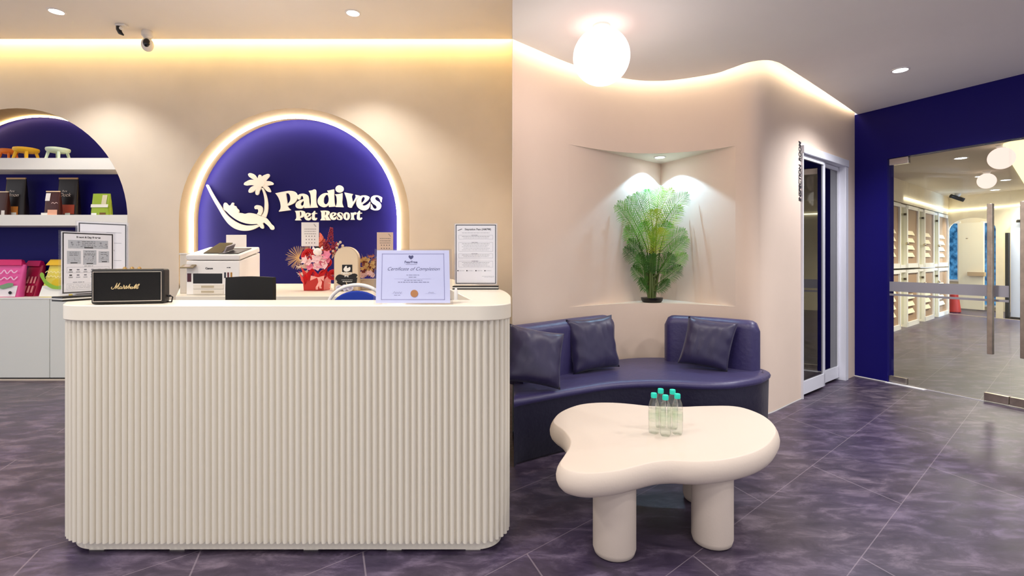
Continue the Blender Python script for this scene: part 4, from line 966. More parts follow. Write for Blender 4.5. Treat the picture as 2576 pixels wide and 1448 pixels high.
# ------------------------------------------------------------------ palm in the niche
pc = px(1640, 0, 5.03); zp = zl
t = thing('potted_palm', 'green areca palm standing in the lit corner niche', 'plant', (pc.x, 5.03, zp))
obj('pot', MB().lathe([(.001, 0), (.085, 0), (.10, .02), (.105, .045), (.095, .045), (.001, .040)], n=28), black_m, t, smooth=True, ang=40)
leaf_m = mat('palm_leaf_green', (120, 184, 48), .4, rgb2=(78, 146, 40), mscale=9, mottle=.1)
leaf_y = mat('palm_leaf_yellow', (190, 206, 50), .4, rgb2=(124, 168, 40), mscale=7, mottle=.1)
leaf_d = mat('palm_leaf_dark', (70, 124, 36), .45, rgb2=(44, 92, 28), mscale=9, mottle=.1)
stem_m = mat('palm_stem', (84, 100, 44), .5)
rp = random.Random(11)
O = Vector(t.location)
def frond(tip, base_z, bend, mtl, ln, depth):
    """arching frond from a cane at base_z to the tip given in picture px"""
    k_ = (tip[0]-CX)/F; dl_ = (4.45-.93*.49)/(1-.93*k_); dr_ = 3.737/(k_+.397)
    depth = min(depth, min(dl_, dr_)-.07-5.03)
    tipw = px(tip[0], tip[1], 5.03+depth)-O
    b0_ = Vector((rp.uniform(-.035, .035), rp.uniform(-.03, .03), .03)); b1 = Vector((b0_.x*1.4+tipw.x*.12, b0_.y, base_z))
    ctrl = Vector((tipw.x*.45+bend*.03, tipw.y*.5, max(base_z, tipw.z-.10)))
    pts = []
    for i in range(17):
        f_ = i/16; pts.append(b1*(1-f_)**2+ctrl*2*f_*(1-f_)+tipw*f_**2)
    cane = [b0_, (b0_+b1)/2+Vector((0, 0, .0))]+pts[:6]
    obj('stem', MB().tube(cane, .006, 7, rr=[.011, .010, .008, .007, .006, .005, .0045, .004]), stem_m, t, smooth=True)
    m = MB(); m.tube(pts[5:], .003, 5, rr=[.0042-.0003*i for i in range(12)])
    N_ = 24
    for k_ in range(N_):
        f_ = .22+.78*k_/(N_-1); a_ = f_*16; i = min(15, int(a_)); p_ = pts[i].lerp(pts[i+1], a_-i); tg = (pts[i+1]-pts[i]).normalized()
        side = tg.cross(Vector((0, -1, .25))).normalized()
        L_ = ln*math.sin(PI*(.22+.70*(k_/(N_-1))))*rp.uniform(.88, 1.1)
        for sg in (-1, 1):
            dr = (tg*(.62+.5*k_/N_)+side*sg*.85+Vector((0, rp.uniform(-.25, .1), -.05))).normalized()
            dr2 = (dr+Vector((0, 0, -.30))).normalized(); wv = dr.cross(Vector((0, -1, .3))).normalized()*.0026
            a1 = p_; a2 = p_+dr*L_*.45; a3 = p_+dr*L_*.45+dr2*L_*.35; a4 = a3+dr2*L_*.22+Vector((0, 0, -.008))
            m.add([a1-wv*.5, a1+wv*.5, a2-wv*1.25, a2+wv*1.25, a3-wv*.8, a3+wv*.8, a4, a2+Vector((0, -.002, -.003)), a3+Vector((0, -.0015, -.002))],
                  [(0, 7, 2), (0, 1, 7), (1, 3, 7), (2, 7, 8, 4), (7, 3, 5, 8), (4, 8, 6), (8, 5, 6)])
    obj('frond', m, mtl, t)
for tip, bz, bd, mt_, ln, dp in (((1556, 510), .52, -1, leaf_m, .13, .02), ((1548, 520), .45, -1, leaf_m, .12, -.06), ((1578, 500), .55, -1, leaf_m, .13, .08), ((1600, 488), .6, -.6, leaf_m, .13, .14), ((1628, 478), .66, -.3, leaf_m, .12, .08),
     ((1664, 470), .66, .2, leaf_m, .12, .18), ((1690, 478), .62, .5, leaf_y, .13, .05), ((1728, 488), .55, 1, leaf_m, .13, -.02), ((1712, 520), .50, 1, leaf_y, .13, .06), ((1645, 530), .42, 0, leaf_y, .15, -.13),
     ((1655, 575), .36, .1, leaf_y, .15, -.17), ((1722, 580), .40, 1, leaf_m, .13, -.05), ((1728, 600), .30, 1, leaf_m, .12, -.10), ((1574, 575), .40, -1, leaf_m, .13, -.08), ((1582, 605), .30, -1, leaf_d, .12, -.12),
     ((1572, 625), .26, -1, leaf_d, .12, -.05), ((1725, 640), .24, 1, leaf_m, .12, -.12), ((1592, 672), .16, -1, leaf_d, .11, -.12), ((1712, 670), .16, 1, leaf_d, .11, -.10), ((1618, 560), .40, -.4, leaf_m, .14, -.12),
     ((1680, 560), .40, .5, leaf_m, .14, -.10), ((1606, 640), .22, -.8, leaf_d, .12, -.16), ((1690, 640), .22, .6, leaf_d, .12, -.15), ((1640, 640), .2, 0, leaf_d, .12, -.15), ((1610, 700), .10, -1, leaf_d, .08, -.12), ((1680, 702), .10, 1, leaf_d, .08, -.12)):
    frond(tip, bz, bd, mt_, ln, dp)

# ------------------------------------------------------------------ sofa
def fabric(name, c1):
    return mat(name, c1, .42, bump=.25, bscale=28, spec=.6, sheen=.08)
nav = fabric('navy_upholstery', (46, 38, 90)); nav_shaded = fabric('navy_upholstery_shaded', (7, 3, 40))  # base gets a darkened copy of the fabric, shade put into its colour
pillow_m = mat('plum_navy_satin', (38, 31, 70), .40, bump=.25, bscale=9, spec=.6, sheen=.1)
zs1, zs0 = .385, .44
edge_px = [(1289, 1025), (1385, 1006), (1481, 989), (1544, 980), (1608, 976), (1655, 975.5), (1703, 977), (1766, 980), (1830, 979), (1878, 973), (1915, 965), (1932, 955)]
front = [pz(x, y, zs1) for x, y in edge_px]; front = [(v.x, v.y) for v in front]
backp = [(2.075, 4.31), (2.00, 4.40), (1.88, 4.46), (1.70, 4.66), (1.42, 4.78), (1.05, 4.74), (.56, 4.42), (.26, 4.10), (.03, 3.875)]
endp = [(2.09, 4.20)]
oc = [(v.x, v.y) for v in catmull([(x, y, 0) for x, y in front], 4)]
outl = [(max(x, .006), y) for x, y in oc]+[(v.x, v.y) for v in catmull([(x, y, 0) for x, y in ([front[-1]]+endp+backp)], 4)][1:]
outl = [(max(x, .012), y) for x, y in outl]
sofa = thing('curved_sofa', 'navy blue curved sofa with low round seat below the plant niche', 'sofa', (1.1, 4.1, 0))
def sofa_off(d, nf=len(oc)):
    o_ = offset(outl, d); return [((.012, outl[i][1]) if outl[i][0] < .035 else (max(.012, x), y)) for i, (x, y) in enumerate(o_)]
rings = []
for z, d in ((.0, -.03), (.02, -.012), (.30, -.006), (zs1, -.004)): rings.append([(x, y, z) for x, y in sofa_off(d)])
obj('base', MB().loft(rings), nav_shaded, sofa, world=True, smooth=True, ang=50)
rings = []
for z, d in ((zs1, -.004), (zs1+.008, .006), (zs1+.025, .010), (zs1+.042, .0), (zs1+.052, -.018), (zs0, -.045)): rings.append([(x, y, z) for x, y in sofa_off(d)])
m = MB().loft(rings, caps=False)
tr_ = [Vector((p_[0], p_[1])) for p_ in rings[-1]]; nf_ = len(oc)
fr_ = resample(tr_[:nf_], .03); bk_ = list(reversed(tr_[nf_-1:]+[tr_[0]])); NN = 44
def even(pts, n):
    L_ = [0]
    for a, b in zip(pts, pts[1:]): L_.append(L_[-1]+(b-a).length)
    o_ = []; j = 0
    for i in range(n+1):
        q_ = L_[-1]*i/n
        while j < len(L_)-2 and L_[j+1] < q_: j += 1
        o_.append(pts[j].lerp(pts[j+1], (q_-L_[j])/max(1e-9, L_[j+1]-L_[j])))
    return o_
E1 = even(tr_[:nf_], NN); E2 = even(bk_, NN)
m.add([(*E1[i].lerp(E2[i], j/8), zs0+.004*math.sin(PI*j/8)) for i in range(NN+1) for j in range(9)], [(i*9+j, i*9+j+1, (i+1)*9+j+1, (i+1)*9+j) for i in range(NN) for j in range(8)])
obj('seat_cushion', m, nav, sofa, world=True, smooth=True, ang=70)
def backrest(path, z0, z1, th, rend, ends):
    """upholstered slab following path (xy), rounded ends in elevation"""
    P_ = resample(path, .03); n = len(P_); tot = sum((Vector(b)-Vector(a)).length for a, b in zip(P_, P_[1:])); s_ = 0; rings = []
    for i, p_ in enumerate(P_):
        if i: s_ += (P_[i]-P_[i-1]).length
        t_ = (P_[min(i+1, n-1)]-P_[max(0, i-1)]).normalized(); nn = Vector((-t_.y, t_.x))
        def cut(dist, on):
            if not on or dist >= rend: return 0, 1
            q = 1-dist/rend; return rend*(1-math.sqrt(max(0, 1-q*q))), math.sqrt(max(.0, 1-q**4))
        c1, k1 = cut(s_, ends[0]); c2, k2 = cut(tot-s_, ends[1]); top = z1-max(c1, c2); kk = max(.12, min(k1, k2)); hw = th/2*kk
        r = min(.07, hw)
        prof = [(-hw, z0), (-hw, top-r), (-hw*.93, top-r*.62), (-hw*.72, top-r*.25), (-hw*.35, top-r*.05), (0, top), (hw*.35, top-r*.05), (hw*.72, top-r*.25), (hw*.93, top-r*.62), (hw, top-r), (hw, z0)]
        rings.append([(p_.x+nn.x*a, p_.y+nn.y*a, z) for a, z in prof])
    return MB().loft(rings)
pb = [px(1672, 0, 4.66), px(1740, 0, 4.56), px(1810, 0, 4.42), px(1870, 0, 4.28), px(1912, 0, 4.20)]
pbc = [Vector((v.x, v.y)) for v in catmull([(v.x, v.y, 0) for v in pb], 5)]
obj('backrest', backrest(pbc, .42, .845, .17, .085, (1, 1)), nav, sofa, world=True, smooth=True, ang=70)
pb = [Vector((.02, 3.80, 0)), Vector((.26, 4.02, 0)), Vector((.50, 4.255, 0)), Vector((.70, 4.43, 0)), Vector((.86, 4.56, 0))]
pbc = [Vector((v.x, v.y)) for v in catmull(pb, 5)]
obj('backrest', backrest(pbc, .42, .86, .18, .085, (0, 1)), nav, sofa, world=True, smooth=True, ang=70)

def pillow(label, c_, w, h, yaw, lean, roll, seed, skewx=0):
    n = 22; m = MB(); rr = random.Random(seed)
    def g(u, v, side):
        pin = 1-.10*(1-abs(v)**3)*(abs(u)**6)*1-.0; x = u*w/2*(1-.07*(1-v*v)); z = v*h/2*(1-.07*(1-u*u))
        th = .075*((1-u**4)*(1-v**4))**.55
        wr = .010*noise.noise(Vector((u*2.2+seed, v*1.2, 3.1)))+.006*noise.noise(Vector((u*7+seed, v*3+u*4, side)))
        wr += .005*math.sin((u*3+v*5+seed)*2)*(abs(u)**2)
        return (x+skewx*v, side*(th+(wr if abs(u) < .97 and abs(v) < .97 else 0)), z)
    for side in (-1, 1):
        m.add([g(-1+2*i/n, -1+2*j/n, side) for j in range(n+1) for i in range(n+1)], [(j*(n+1)+i, j*(n+1)+i+1, (j+1)*(n+1)+i+1, (j+1)*(n+1)+i) for j in range(n) for i in range(n)])
    R_ = Matrix.Rotation(yaw, 4, 'Z') @ Matrix.Rotation(-lean, 4, 'X') @ Matrix.Rotation(roll, 4, 'Y')
    mm = MB(); mm.add(m.v, m.f, R_)
    lo = min(v.z for v in mm.v)
    o = obj('throw_pillow', mm, pillow_m, smooth=True, ang=180)
    o.location = (c_[0], c_[1], zs0+.003-lo)
    tag(o, label, 'pillow', 'scatter pillows on the sofa'); return o
pillow('dark plum-blue pillow at the left sofa end next to the counter', (.155, 3.60), .42, .40, .30, .35, .22, 1)
v = px(1492, 0, 4.18); pillow('dark blue pillow leaning on the left backrest, beside the gap', (v.x, 4.18), .455, .43, .46, .20, -.04, 5)
v = px(1782, 0, 4.22); pillow('dark blue pillow leaning on the right backrest', (v.x, 4.24), .385, .40, -.42, .22, .10, 9, .02)

# ------------------------------------------------------------------ coffee table and bottles
tz = .45
tp = [(95,290),(130,240),(200,200),(300,168),(420,155),(550,155),(680,165),(800,178),(940,184),(1070,185),(1200,180),(1400,178),(1520,195),(1640,240),(1720,295),(1752,345),(1750,390),(1700,460),(1620,510),(1500,550),(1350,580),(1200,592),(1080,590),(980,585),(850,595),(720,625),(600,655),(480,673),(370,680),(270,672),(190,650),(152,620),(152,590),(185,540),(215,490),(225,440),(205,400),(165,355),(115,320)]
tw = [pz(x/2.968+1360, y/2.968+960, tz) for x, y in tp]
tw = [(v.x, v.y) for v in catmull([(v.x, v.y, 0) for v in tw], 4, True)]
area = sum(tw[i][0]*tw[(i+1) % len(tw)][1]-tw[(i+1) % len(tw)][0]*tw[i][1] for i in range(len(tw)))
sg = 1 if area > 0 else -1
rings = []
for z, d in ((.336, -.035), (.338, -.018), (.346, -.002), (.360, .010), (.380, .018), (.402, .020), (.424, .015), (.438, .008), (.446, .002), (.4495, -.001), (.450, -.006)):
    rings.append([(x, y, z) for x, y in offset(tw, d*sg)])
table = thing('coffee_table', 'cream cloud-shaped coffee table on thick round legs', 'coffee table', (.8, 2.6, 0))
tm = mat('cream_plaster_table', (214, 199, 186), .55, bump=.05, bscale=80)
obj('tabletop', MB().loft(rings), tm, table, world=True, smooth=True, ang=60)
for (x, y, r) in ((.471, 2.377, .098), (.955, 2.465, .095), (1.062, 2.90, .098)):
    obj('leg', MB().lathe([(.001, 0), (r*.80, 0), (r*.93, .008), (r, .030), (r, .36), (.001, .36)], (x, y, 0), 48), tm, table, world=True, smooth=True, ang=60)
pet = glass('bottle_plastic', (254, 255, 254), refl=1.2, rough=.04, edge=.06)
water = glass('bottle_water', (252, 254, 252), refl=.5, rough=.02, edge=.02)
capm = mat('turquoise_cap', (30, 214, 190), .4)
def bottle():
    t = thing('water_bottle', '', 'water bottle', (0, 0, tz), group='water bottles on the coffee table')
    r = .0275
    prof = [(.001, .004), (r*.55, .0), (r*.85, .002), (r*.98, .010), (r, .022), (r*.95, .030), (r, .038), (r*.99, .060), (r*.93, .066), (r, .072), (r*.99, .082), (r*.93, .087), (r, .092), (r, .104), (r*.94, .109), (r, .114), (r, .135), (r*.93, .148), (r*.78, .163), (r*.56, .178), (r*.45, .186), (r*.45, .192)]
    n = 30; rings = []
    for q, z in prof:
        rings.append([(q*(1+(.06*math.cos(5*a_) if z < .03 else 0))*math.cos(a_), q*(1+(.06*math.cos(5*a_) if z < .03 else 0))*math.sin(a_), z) for a_ in [2*PI*i/n for i in range(n)]])
    obj('bottle_body', MB().loft(rings, caps=False), pet, t, smooth=True, ang=60)
    obj('label_sleeve', MB().loft([[(r*1.012*math.cos(2*PI*i/n), r*1.012*math.sin(2*PI*i/n), z) for i in range(n)] for z in (.064, .112)], caps=False), glass('label_film', (246, 252, 246), refl=.8, rough=.15, edge=.10), t, smooth=True)
    obj('water', MB().lathe([(.001, .006), (r*.88, .006), (r*.93, .04), (r*.91, .064), (r*.92, .128), (.001, .128)], n=24), water, t, smooth=True, ang=50)
    obj('cap', MB().lathe([(r*.54, .183), (r*.56, .186), (r*.56, .203), (r*.50, .2065), (.001, .207)], n=26), capm, t, smooth=True, ang=50, label='turquoise screw cap')
    return t
b_ = bottle(); sp = [(1674, 2.627, 'front middle bottle of the five on the table'), (1645, 2.668, 'left bottle of the five on the table, turquoise cap'), (1704, 2.652, 'right front bottle of the five water bottles'),
      (1662, 2.755, 'back left bottle of the cluster, its cap highest in view'), (1692, 2.738, 'back right bottle of the cluster, half hidden behind the others')]
for i, (x, d, lb) in enumerate(sp):
    lo = (px(x, 0, d).x, d, tz+.0003)
    if i == 0: b_.location = lo; b_['label'] = 'clear water bottle, '+lb
    else: dup(b_, lo, 'clear water bottle, '+lb, rotz=i*.7)

# ------------------------------------------------------------------ inspection room door and room
dwm = mat('white_door_frame', (228, 228, 238), .35)
def M_dw(o=0): return frame((DOOR0.x+DN.x*o, DOOR0.y+DN.y*o, 0), (DU.x, DU.y, 0))
Md = M_dw()
door = bpy.data.objects.new('door_1', None); COL.objects.link(door); door['kind'] = 'structure'
m = MB().box((ds0-.028, -.03, 2.365), (ds1+.02, .06, dzt), Md); obj('track_cover', m, dwm, door, bevel=.003)
m = MB().box((ds1-.055, -.02, 0), (ds1+.03, .10, 2.365), Md); obj('frame_post', m, dwm, door, bevel=.003)
m = MB().box((ds0-.03, -.02, 0), (ds0-.012, .10, 2.365), Md); obj('frame_post', m, dwm, door, bevel=.002)
def panelf(s0, s1, y0, y1, nm, st=.035):
    m = MB().box((s0, y0, .03), (s0+st, y1, 2.36), Md).box((s1-st, y0, .03), (s1, y1, 2.36), Md).box((s0, y0, .03), (s1, y1, .155), Md).box((s0, y0, 2.32), (s1, y1, 2.36), Md)
    p_ = obj(nm, m, dwm, door, bevel=.002)
    obj('pane', MB().box((s0+st, (y0+y1)/2-.003, .155), (s1-st, (y0+y1)/2+.003, 2.32), Md), glass('dark_glass', (120, 116, 112), refl=1.6, edge=.05), p_)
    return p_
sm = skm(2074)
pA = panelf(ds0-.012, sm+.02, .0, .03, 'sliding_panel'); pB = panelf(sm-.02, ds1-.05, .045, .075, 'sliding_panel')
obj('pull_handle', MB().box((ds0-.006, -.012, .98), (ds0+.014, 0, 1.12), Md), chrome, pA, bevel=.003)
# room shell behind
m = MB()
for (a, b, o0, o1) in ((-.5, DWL, 2.0, 2.05), (-.55, -.5, .12, 2.0), (DWL-.08, DWL-.04, .12, 2.0)): m.box((a, o0, 0), (b, o1, 2.7), Md)
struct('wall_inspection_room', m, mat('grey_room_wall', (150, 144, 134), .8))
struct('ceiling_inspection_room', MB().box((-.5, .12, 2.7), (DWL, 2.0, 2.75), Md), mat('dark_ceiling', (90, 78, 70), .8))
q = Md @ Vector((.35, 1.5, 0))
t = thing('storage_trolley', 'white trolley with drawers seen through the sliding glass door', 'trolley', q)
obj('cabinet_body', MB().box((0, 0, .65), (.55, .38, .98), Matrix.Rotation(math.atan2(DU.y, DU.x), 4, 'Z')), mat('dim_white', (200, 198, 184), .5), t, bevel=.01)
for i in range(2): obj('drawer_front', MB().box((.02+.27*i, -.012, .84), (.26+.27*i, 0, .96), Matrix.Rotation(math.atan2(DU.y, DU.x), 4, 'Z')), mat('drawer_grey', (110, 106, 98), .4), t, bevel=.004)
for i in range(4): obj('leg', MB().box((.02+.49*(i % 2), .02+.32*(i//2), 0), (.04+.49*(i % 2), .04+.32*(i//2), .65), Matrix.Rotation(math.atan2(DU.y, DU.x), 4, 'Z')), chrome, t)
q = Md @ Vector((.55, 1.9, 1.35))
t = thing('hanging_coat', 'grey coat hanging on the wall inside the inspection room', 'coat', q)
Rz = Matrix.Rotation(math.atan2(DU.y, DU.x), 4, 'Z'); rings = []
for z, w1, d1 in ((-.02, .15, .05), (.2, .17, .06), (.42, .16, .055), (.50, .07, .04)): rings.append([Rz @ Vector((w1*math.cos(2*PI*i/16), -.06+d1*math.sin(2*PI*i/16)+.006*math.sin(i*3), z)) for i in range(16)])
obj('coat_body', MB().loft(rings), mat('slate_cloth', (84, 86, 104), .8), t, smooth=True)
obj('sleeve', MB().tube([Rz @ Vector((-.12, -.10, .42)), Rz @ Vector((-.15, -.12, .2)), Rz @ Vector((-.12, -.12, .05))], .035, 10), MATS['slate_cloth'], t, smooth=True)
# vertical lettering
sx0, sx1 = skm(2007), 0
# the text sits on the wall left of the door frame
la = px(2018.5, 0, 1); 
ti, Pt = ray_hit(full+[dw(.05)], 2013)
i2, P2 = ray_hit(full+[dw(.05)], 2006)
tdir = (Pt-P2).normalized()
t = thing('wall_lettering', 'black italic INSPECTION ROOM lettering running up the wall beside the sliding door', 'lettering', (Pt.x, Pt.y, 1.9))
zt0 = px(0, 505, P2.y).z; zt1 = px(0, 353, P2.y).z
m = MB().text('INSPECTION  ROOM', .088, Matrix(), bold=.0035, shear=.18, align='LEFT', ext=0)
xs_ = [v.x for v in m.v]; kk = (zt1-zt0)/(max(xs_)-min(xs_))
yd = Vector((tdir.x, tdir.y, 0)); base_ = Vector((Pt.x, Pt.y, zt0))+Vector((tdir.y, -tdir.x, 0))*.003
m2 = MB()
for v in m.v: m2.v.append(base_+Vector((0, 0, (v.x-min(xs_))*kk))-yd*(v.y*.78)+yd*.012+Vector((tdir.y, -tdir.x, 0))*v.z)
m2.f = m.f
obj('letters', m2, ink, t, world=True)

# ------------------------------------------------------------------ glass front: leaves, patches, bars
front_t = thing('glass_door', 'clear glass door leaf with grey manifestation bands in the blue wall', 'glass door', (*bw(t0+.5, .03), 0))
tj = tb(2535.5); yo, yi = .035, .047
def bwp(a, b, o0, o1, z0, z1, m=None): m = m or MB(); return m.prism([bw(a, o0), bw(b, o0), bw(b, o1), bw(a, o1)], z0, z1)
obj('glass_panel', bwp(t0+.004, tj-.004, yo, yi, .012, zo-.004), clear, front_t, world=True)
fb = mat('frost_band', (150, 146, 152), .6)
obj('frosted_band', bwp(t0+.004, tj-.006, yo-.0015, yo-.0003, .994, 1.10), fb, front_t, world=True)
obj('frosted_band', bwp(t0+.004, tj-.006, yo-.0015, yo-.0003, .948, .970), fb, front_t, world=True)
obj('patch_fitting', bwp(t0+.002, tb(2282), yo-.015, yi+.015, zo-.075, zo-.004), chrome, front_t, world=True, bevel=.002)
obj('patch_fitting', bwp(t0+.002, tb(2277), yo-.015, yi+.015, .014, .075), steel, front_t, world=True, bevel=.002)
obj('patch_fitting', bwp(tb(2472), tj-.004, yo-.015, yi+.015, .012, .085), steel, front_t, world=True, bevel=.002)
def bar(tpx, z0, z1, par):
    tc_ = tb(tpx); m = bwp(tc_-.02, tc_+.02, yo-.085, yo-.045, z0, z1); o_ = obj('pull_bar', m, steel, par, world=True, bevel=.003)
    for z in (z0+.12, z1-.12): obj('bar_mount', bwp(tc_-.01, tc_+.01, yo-.045, yo, z-.01, z+.01), steel, o_, world=False)
bar(2496, .462, 1.86, front_t)
g2 = thing('glass_door', 'clear glass door leaf at the right edge of the picture with steel bar', 'glass door', (*bw(tj+.5, .03), 0))
obj('glass_panel', bwp(tj+.004, 3.85, yo, yi, .012, zo-.004), clear, g2, world=True)
obj('patch_fitting', bwp(tj+.004, tj+.35, yo-.015, yi+.015, .012, .085), steel, g2, world=True, bevel=.002)
bar(2580, .462, 1.86, g2)
tag(obj('threshold_strip', bwp(tb(2230), tb(2328), -.03, .03, 0, .006), mat('white_strip', (245, 245, 250), .3)), 'short white floor strip under the hinge corner of the glass door', 'threshold')
tag(obj('threshold_strip', bwp(tb(2329), tb(2472), .02, .034, 0, .004), mat('grey_strip', (190, 188, 200), .3)), 'thin metal floor line below the glass door', 'threshold')

# ------------------------------------------------------------------ hall behind the glass
ZH = 2.85
FL = Vector((6.8, 9.33)); FU = Vector((.761, .649)); FN = Vector((-.649, .761)); SC_ = 5.09
Mf = frame((FL.x, FL.y, 0), (FU.x, FU.y, 0))       # local x along cabinets, y into the wall
CB = FL+FU*SC_; WD = Vector((.316, -.949)).normalized(); Mb = frame((CB.x, CB.y, 0), (WD.x, WD.y, 0))   # back wall, local y away
hw_m = mat('hall_wall', (238, 226, 200), .8, mottle=.05)
s_start = -4.18
struct('wall_hall_left', MB().box((s_start, .55, 0), (SC_+.0, .6, ZH), Mf).box((s_start, 0, 2.42), (SC_, .55, ZH), Mf), hw_m)
hp_ = [bw(0, .13), bw(4.2, .13), (20, 3), (20, 16), tuple(CB+FU*3)[:2], tuple(CB), tuple(FL+FU*s_start)]
struct('ceiling_hall', MB().prism(hp_, ZH, ZH+.04), mat('hall_ceiling', (206, 196, 178), .9))
def sf(x):   # along cabinet front for picture column
    k = (x-CX)/F; return (k*FL.y-FL.x)/(FU.x-k*FU.y)
def sbk(x): k = (x-CX)/F; return (k*CB.y-CB.x)/(WD.x-k*WD.y)
vent_m = mat('taupe_panel', (170, 140, 112), .6); louv = mat('warm_louvre', (255, 240, 205), .5); kin = mat('kennel_inside_glow', (250, 232, 186), .6, emit=.25)  # kin glows by itself to imitate light inside the kennels
cols = [(2205, 2235, 2266), (2266, 2283, 2312), (2312, 2327, 2350), (2350, 2362, 2387)]
words_ = ['nearest', 'second', 'third', 'farthest']
for ci, (xa, xb, xc) in enumerate(cols):
    a = sf(xa) if ci else sf(2235)-.75; b = sf(xb); c_ = sf(xc) if ci < 3 else SC_-.01
    for row, (z0, z1_) in enumerate(((0.0, 1.13), (1.165, 2.40))):
        q = FL+FU*b
        t = thing('kennel_cabinet', '%s white kennel unit behind the glass, %s row' % (words_[ci], 'upper' if row else 'lower'), 'kennel', (q.x, q.y, z0), group='white kennel units along the hall wall')
        m = MB(); f_ = .05
        m.box((a, .0, z0), (a+.03, .52, z1_), Mf).box((b-.03, .0, z0), (b+f_, .10, z1_), Mf).box((c_-f_, .0, z0), (c_, .10, z1_), Mf)
        m.box((b, 0, z0), (c_, .10, z0+.09), Mf).box((b, 0, z1_-.07), (c_, .10, z1_), Mf).box((a, .02, z1_-.05), (b, .52, z1_), Mf)
        m.box((a, .30 if not row else .02, z0), (b, .52, z0+(.01 if not row else .06)), Mf)
        obj('frame', m, white_m, t, world=True, bevel=.003)
        obj('vent_panel', MB().box((b+f_, .03, z0+.09), (c_-f_, .05, z1_-.07), Mf), vent_m, t, world=True)
        nl = 4; zz0 = z0+.22 if row else z0+.26
        for i in range(nl):
            zz = zz0+.145*i; mm_ = MB(); x0_, x1_ = b+f_+.015, c_-f_-(c_-b-2*f_)*.35
            mm_.add([(x0_, .0, zz), (x1_, .0, zz), (x1_-.05, .028, zz+.085), (x0_+.0, .028, zz+.085), (x0_, .028, zz), (x1_, .028, zz)], [(0, 1, 2, 3), (0, 4, 5, 1), (0, 3, 4), (1, 5, 2), (4, 3, 2, 5)], Mf)
            obj('vent_louvre', mm_, louv, t, world=True)
        obj('kennel_glow_sheet', MB().box((a+.03, .085, z0+.01), (b-.03, .095, z1_-.05), Mf), kin, t, world=True)  # added sheet behind the glass, its glow stands in for a lit interior
        obj('glass_pane', MB().box((a+.03, .05, z0+.06), (b-.03, .056, z1_-.06), Mf), clear, t, world=True)
        obj('door_knob', MB().sphere(Mf @ Vector((b-.05, -.01, z0+(.48 if row else .82))), .03, 12, 8), steel, t, world=True, smooth=True)
        obj('hinge', MB().box((b-.06, .01, z1_-.20), (b-.02, .05, z1_-.16), Mf), mat('dark_hinge', (70, 58, 46), .4), t, world=True)
# back wall with arch and sliding door opening
za = lambda x, y: px(x, y, (CB+WD*sbk(x)).y).z
def arch_b(x0, x1, ztop, n=16):
    a, b = sbk(x0), sbk(x1); r = (b-a)/2; zr = ztop-r*.62
    return [(a, .01)]+[(a+r-r*math.cos(PI*i/n), zr+r*.62*math.sin(PI*i/n)) for i in range(n+1)]+[(b, .01)]
ar1 = arch_b(2386, 2505, za(2445, 547)); so0, so1 = sbk(2524), sbk(2640); zd = za(2540, 553)
m = MB().curves([[(0, 0, 1), (9, 0, 1), (9, ZH, 1), (0, ZH, 1)], [(x, z, 1) for x, z in ar1], [(so0, .01, 1), (so1, .01, 1), (so1, zd, 1), (so0+.25, zd, 1), (so0, zd-.3, 1)]], 0, Mb @ UP)
struct('wall_hall_back', m, hw_m)
m = MB().loft([[Mb @ Vector((x, 0, z)) for x, z in ar1], [Mb @ Vector((x, .03, z)) for x, z in ar1]], closed=False, caps=False); struct('trim_6', m, hw_m)
# room beyond the arch
struct('wall_hall_far', MB().box((-1.5, 1.9, 0), (9, 1.95, ZH), Mb), mat('far_wall', (240, 224, 190), .8))
def dayglass(): 
    m = bpy.data.materials.new('daylight_view'); m.use_nodes = True; nt = m.node_tree; nt.nodes.clear(); o = nt.nodes.new('ShaderNodeOutputMaterial'); e = nt.nodes.new('ShaderNodeEmission'); n = nt.nodes.new('ShaderNodeTexNoise'); r = nt.nodes.new('ShaderNodeValToRGB'); tc = nt.nodes.new('ShaderNodeTexCoord')
    n.inputs['Scale'].default_value = 7; n.inputs['Detail'].default_value = 8; nt.links.new(tc.outputs['Object'], n.inputs[0]); r.color_ramp.elements[0].color = (*lin((36, 84, 128)), 1); r.color_ramp.elements[1].color = (*lin((96, 168, 226)), 1)
    r.color_ramp.elements[0].position = .4; r.color_ramp.elements[1].position = .66
    nt.links.new(n.outputs[0], r.inputs[0]); nt.links.new(r.outputs[0], e.inputs[0]); e.inputs[1].default_value = 1.0; nt.links.new(e.outputs[0], o.inputs[0]); return m
day = dayglass()
def far_s(x, off):   # local x on plane 'off' behind back wall
    k = (x-CX)/F; o_ = Mb @ Vector((0, off, 0)); return (k*o_.y-o_.x)/(WD.x-k*WD.y)
def far_z(x, y, off): p_ = Mb @ Vector((far_s(x, off), off, 0)); return px(x, y, p_.y).z
for i, (xa, ya, xb, yb) in enumerate(((2389, 563, 2411, 702), (2475, 561, 2512, 766))):
    a, b = far_s(xa, 1.88), far_s(xb, 1.88); z0, z1_ = far_z(xa, yb, 1.88), far_z(xa, ya, 1.88)
    w_ = struct('window_%d' % (i+1), MB().box((a, 1.87, z0), (b, 1.885, z1_), Mb), day)
    m = MB()
    for q in ((a-.05, z0-.05, b+.05, z0), (a-.05, z1_, b+.05, z1_+.05), (a-.05, z0, a, z1_), (b, z0, b+.05, z1_)): m.box((q[0], 1.84, q[1]), (q[2], 1.90, q[3]), Mb)
    obj('window_frame', m, white_m, w_)
a, b = far_s(2411, 1.5), far_s(2474, 1.5)
pnl = thing('wall_panel', 'tall cream panel between the two blue windows in the far alcove', 'panel', Mb @ Vector((a, 1.5, 0)))
obj('board', MB().box((a, 1.5, .03), (b, 1.55, far_z(2440, 560, 1.5)), Mb), mat('cream_board', (246, 232, 200), .7), pnl, world=True, bevel=.004)
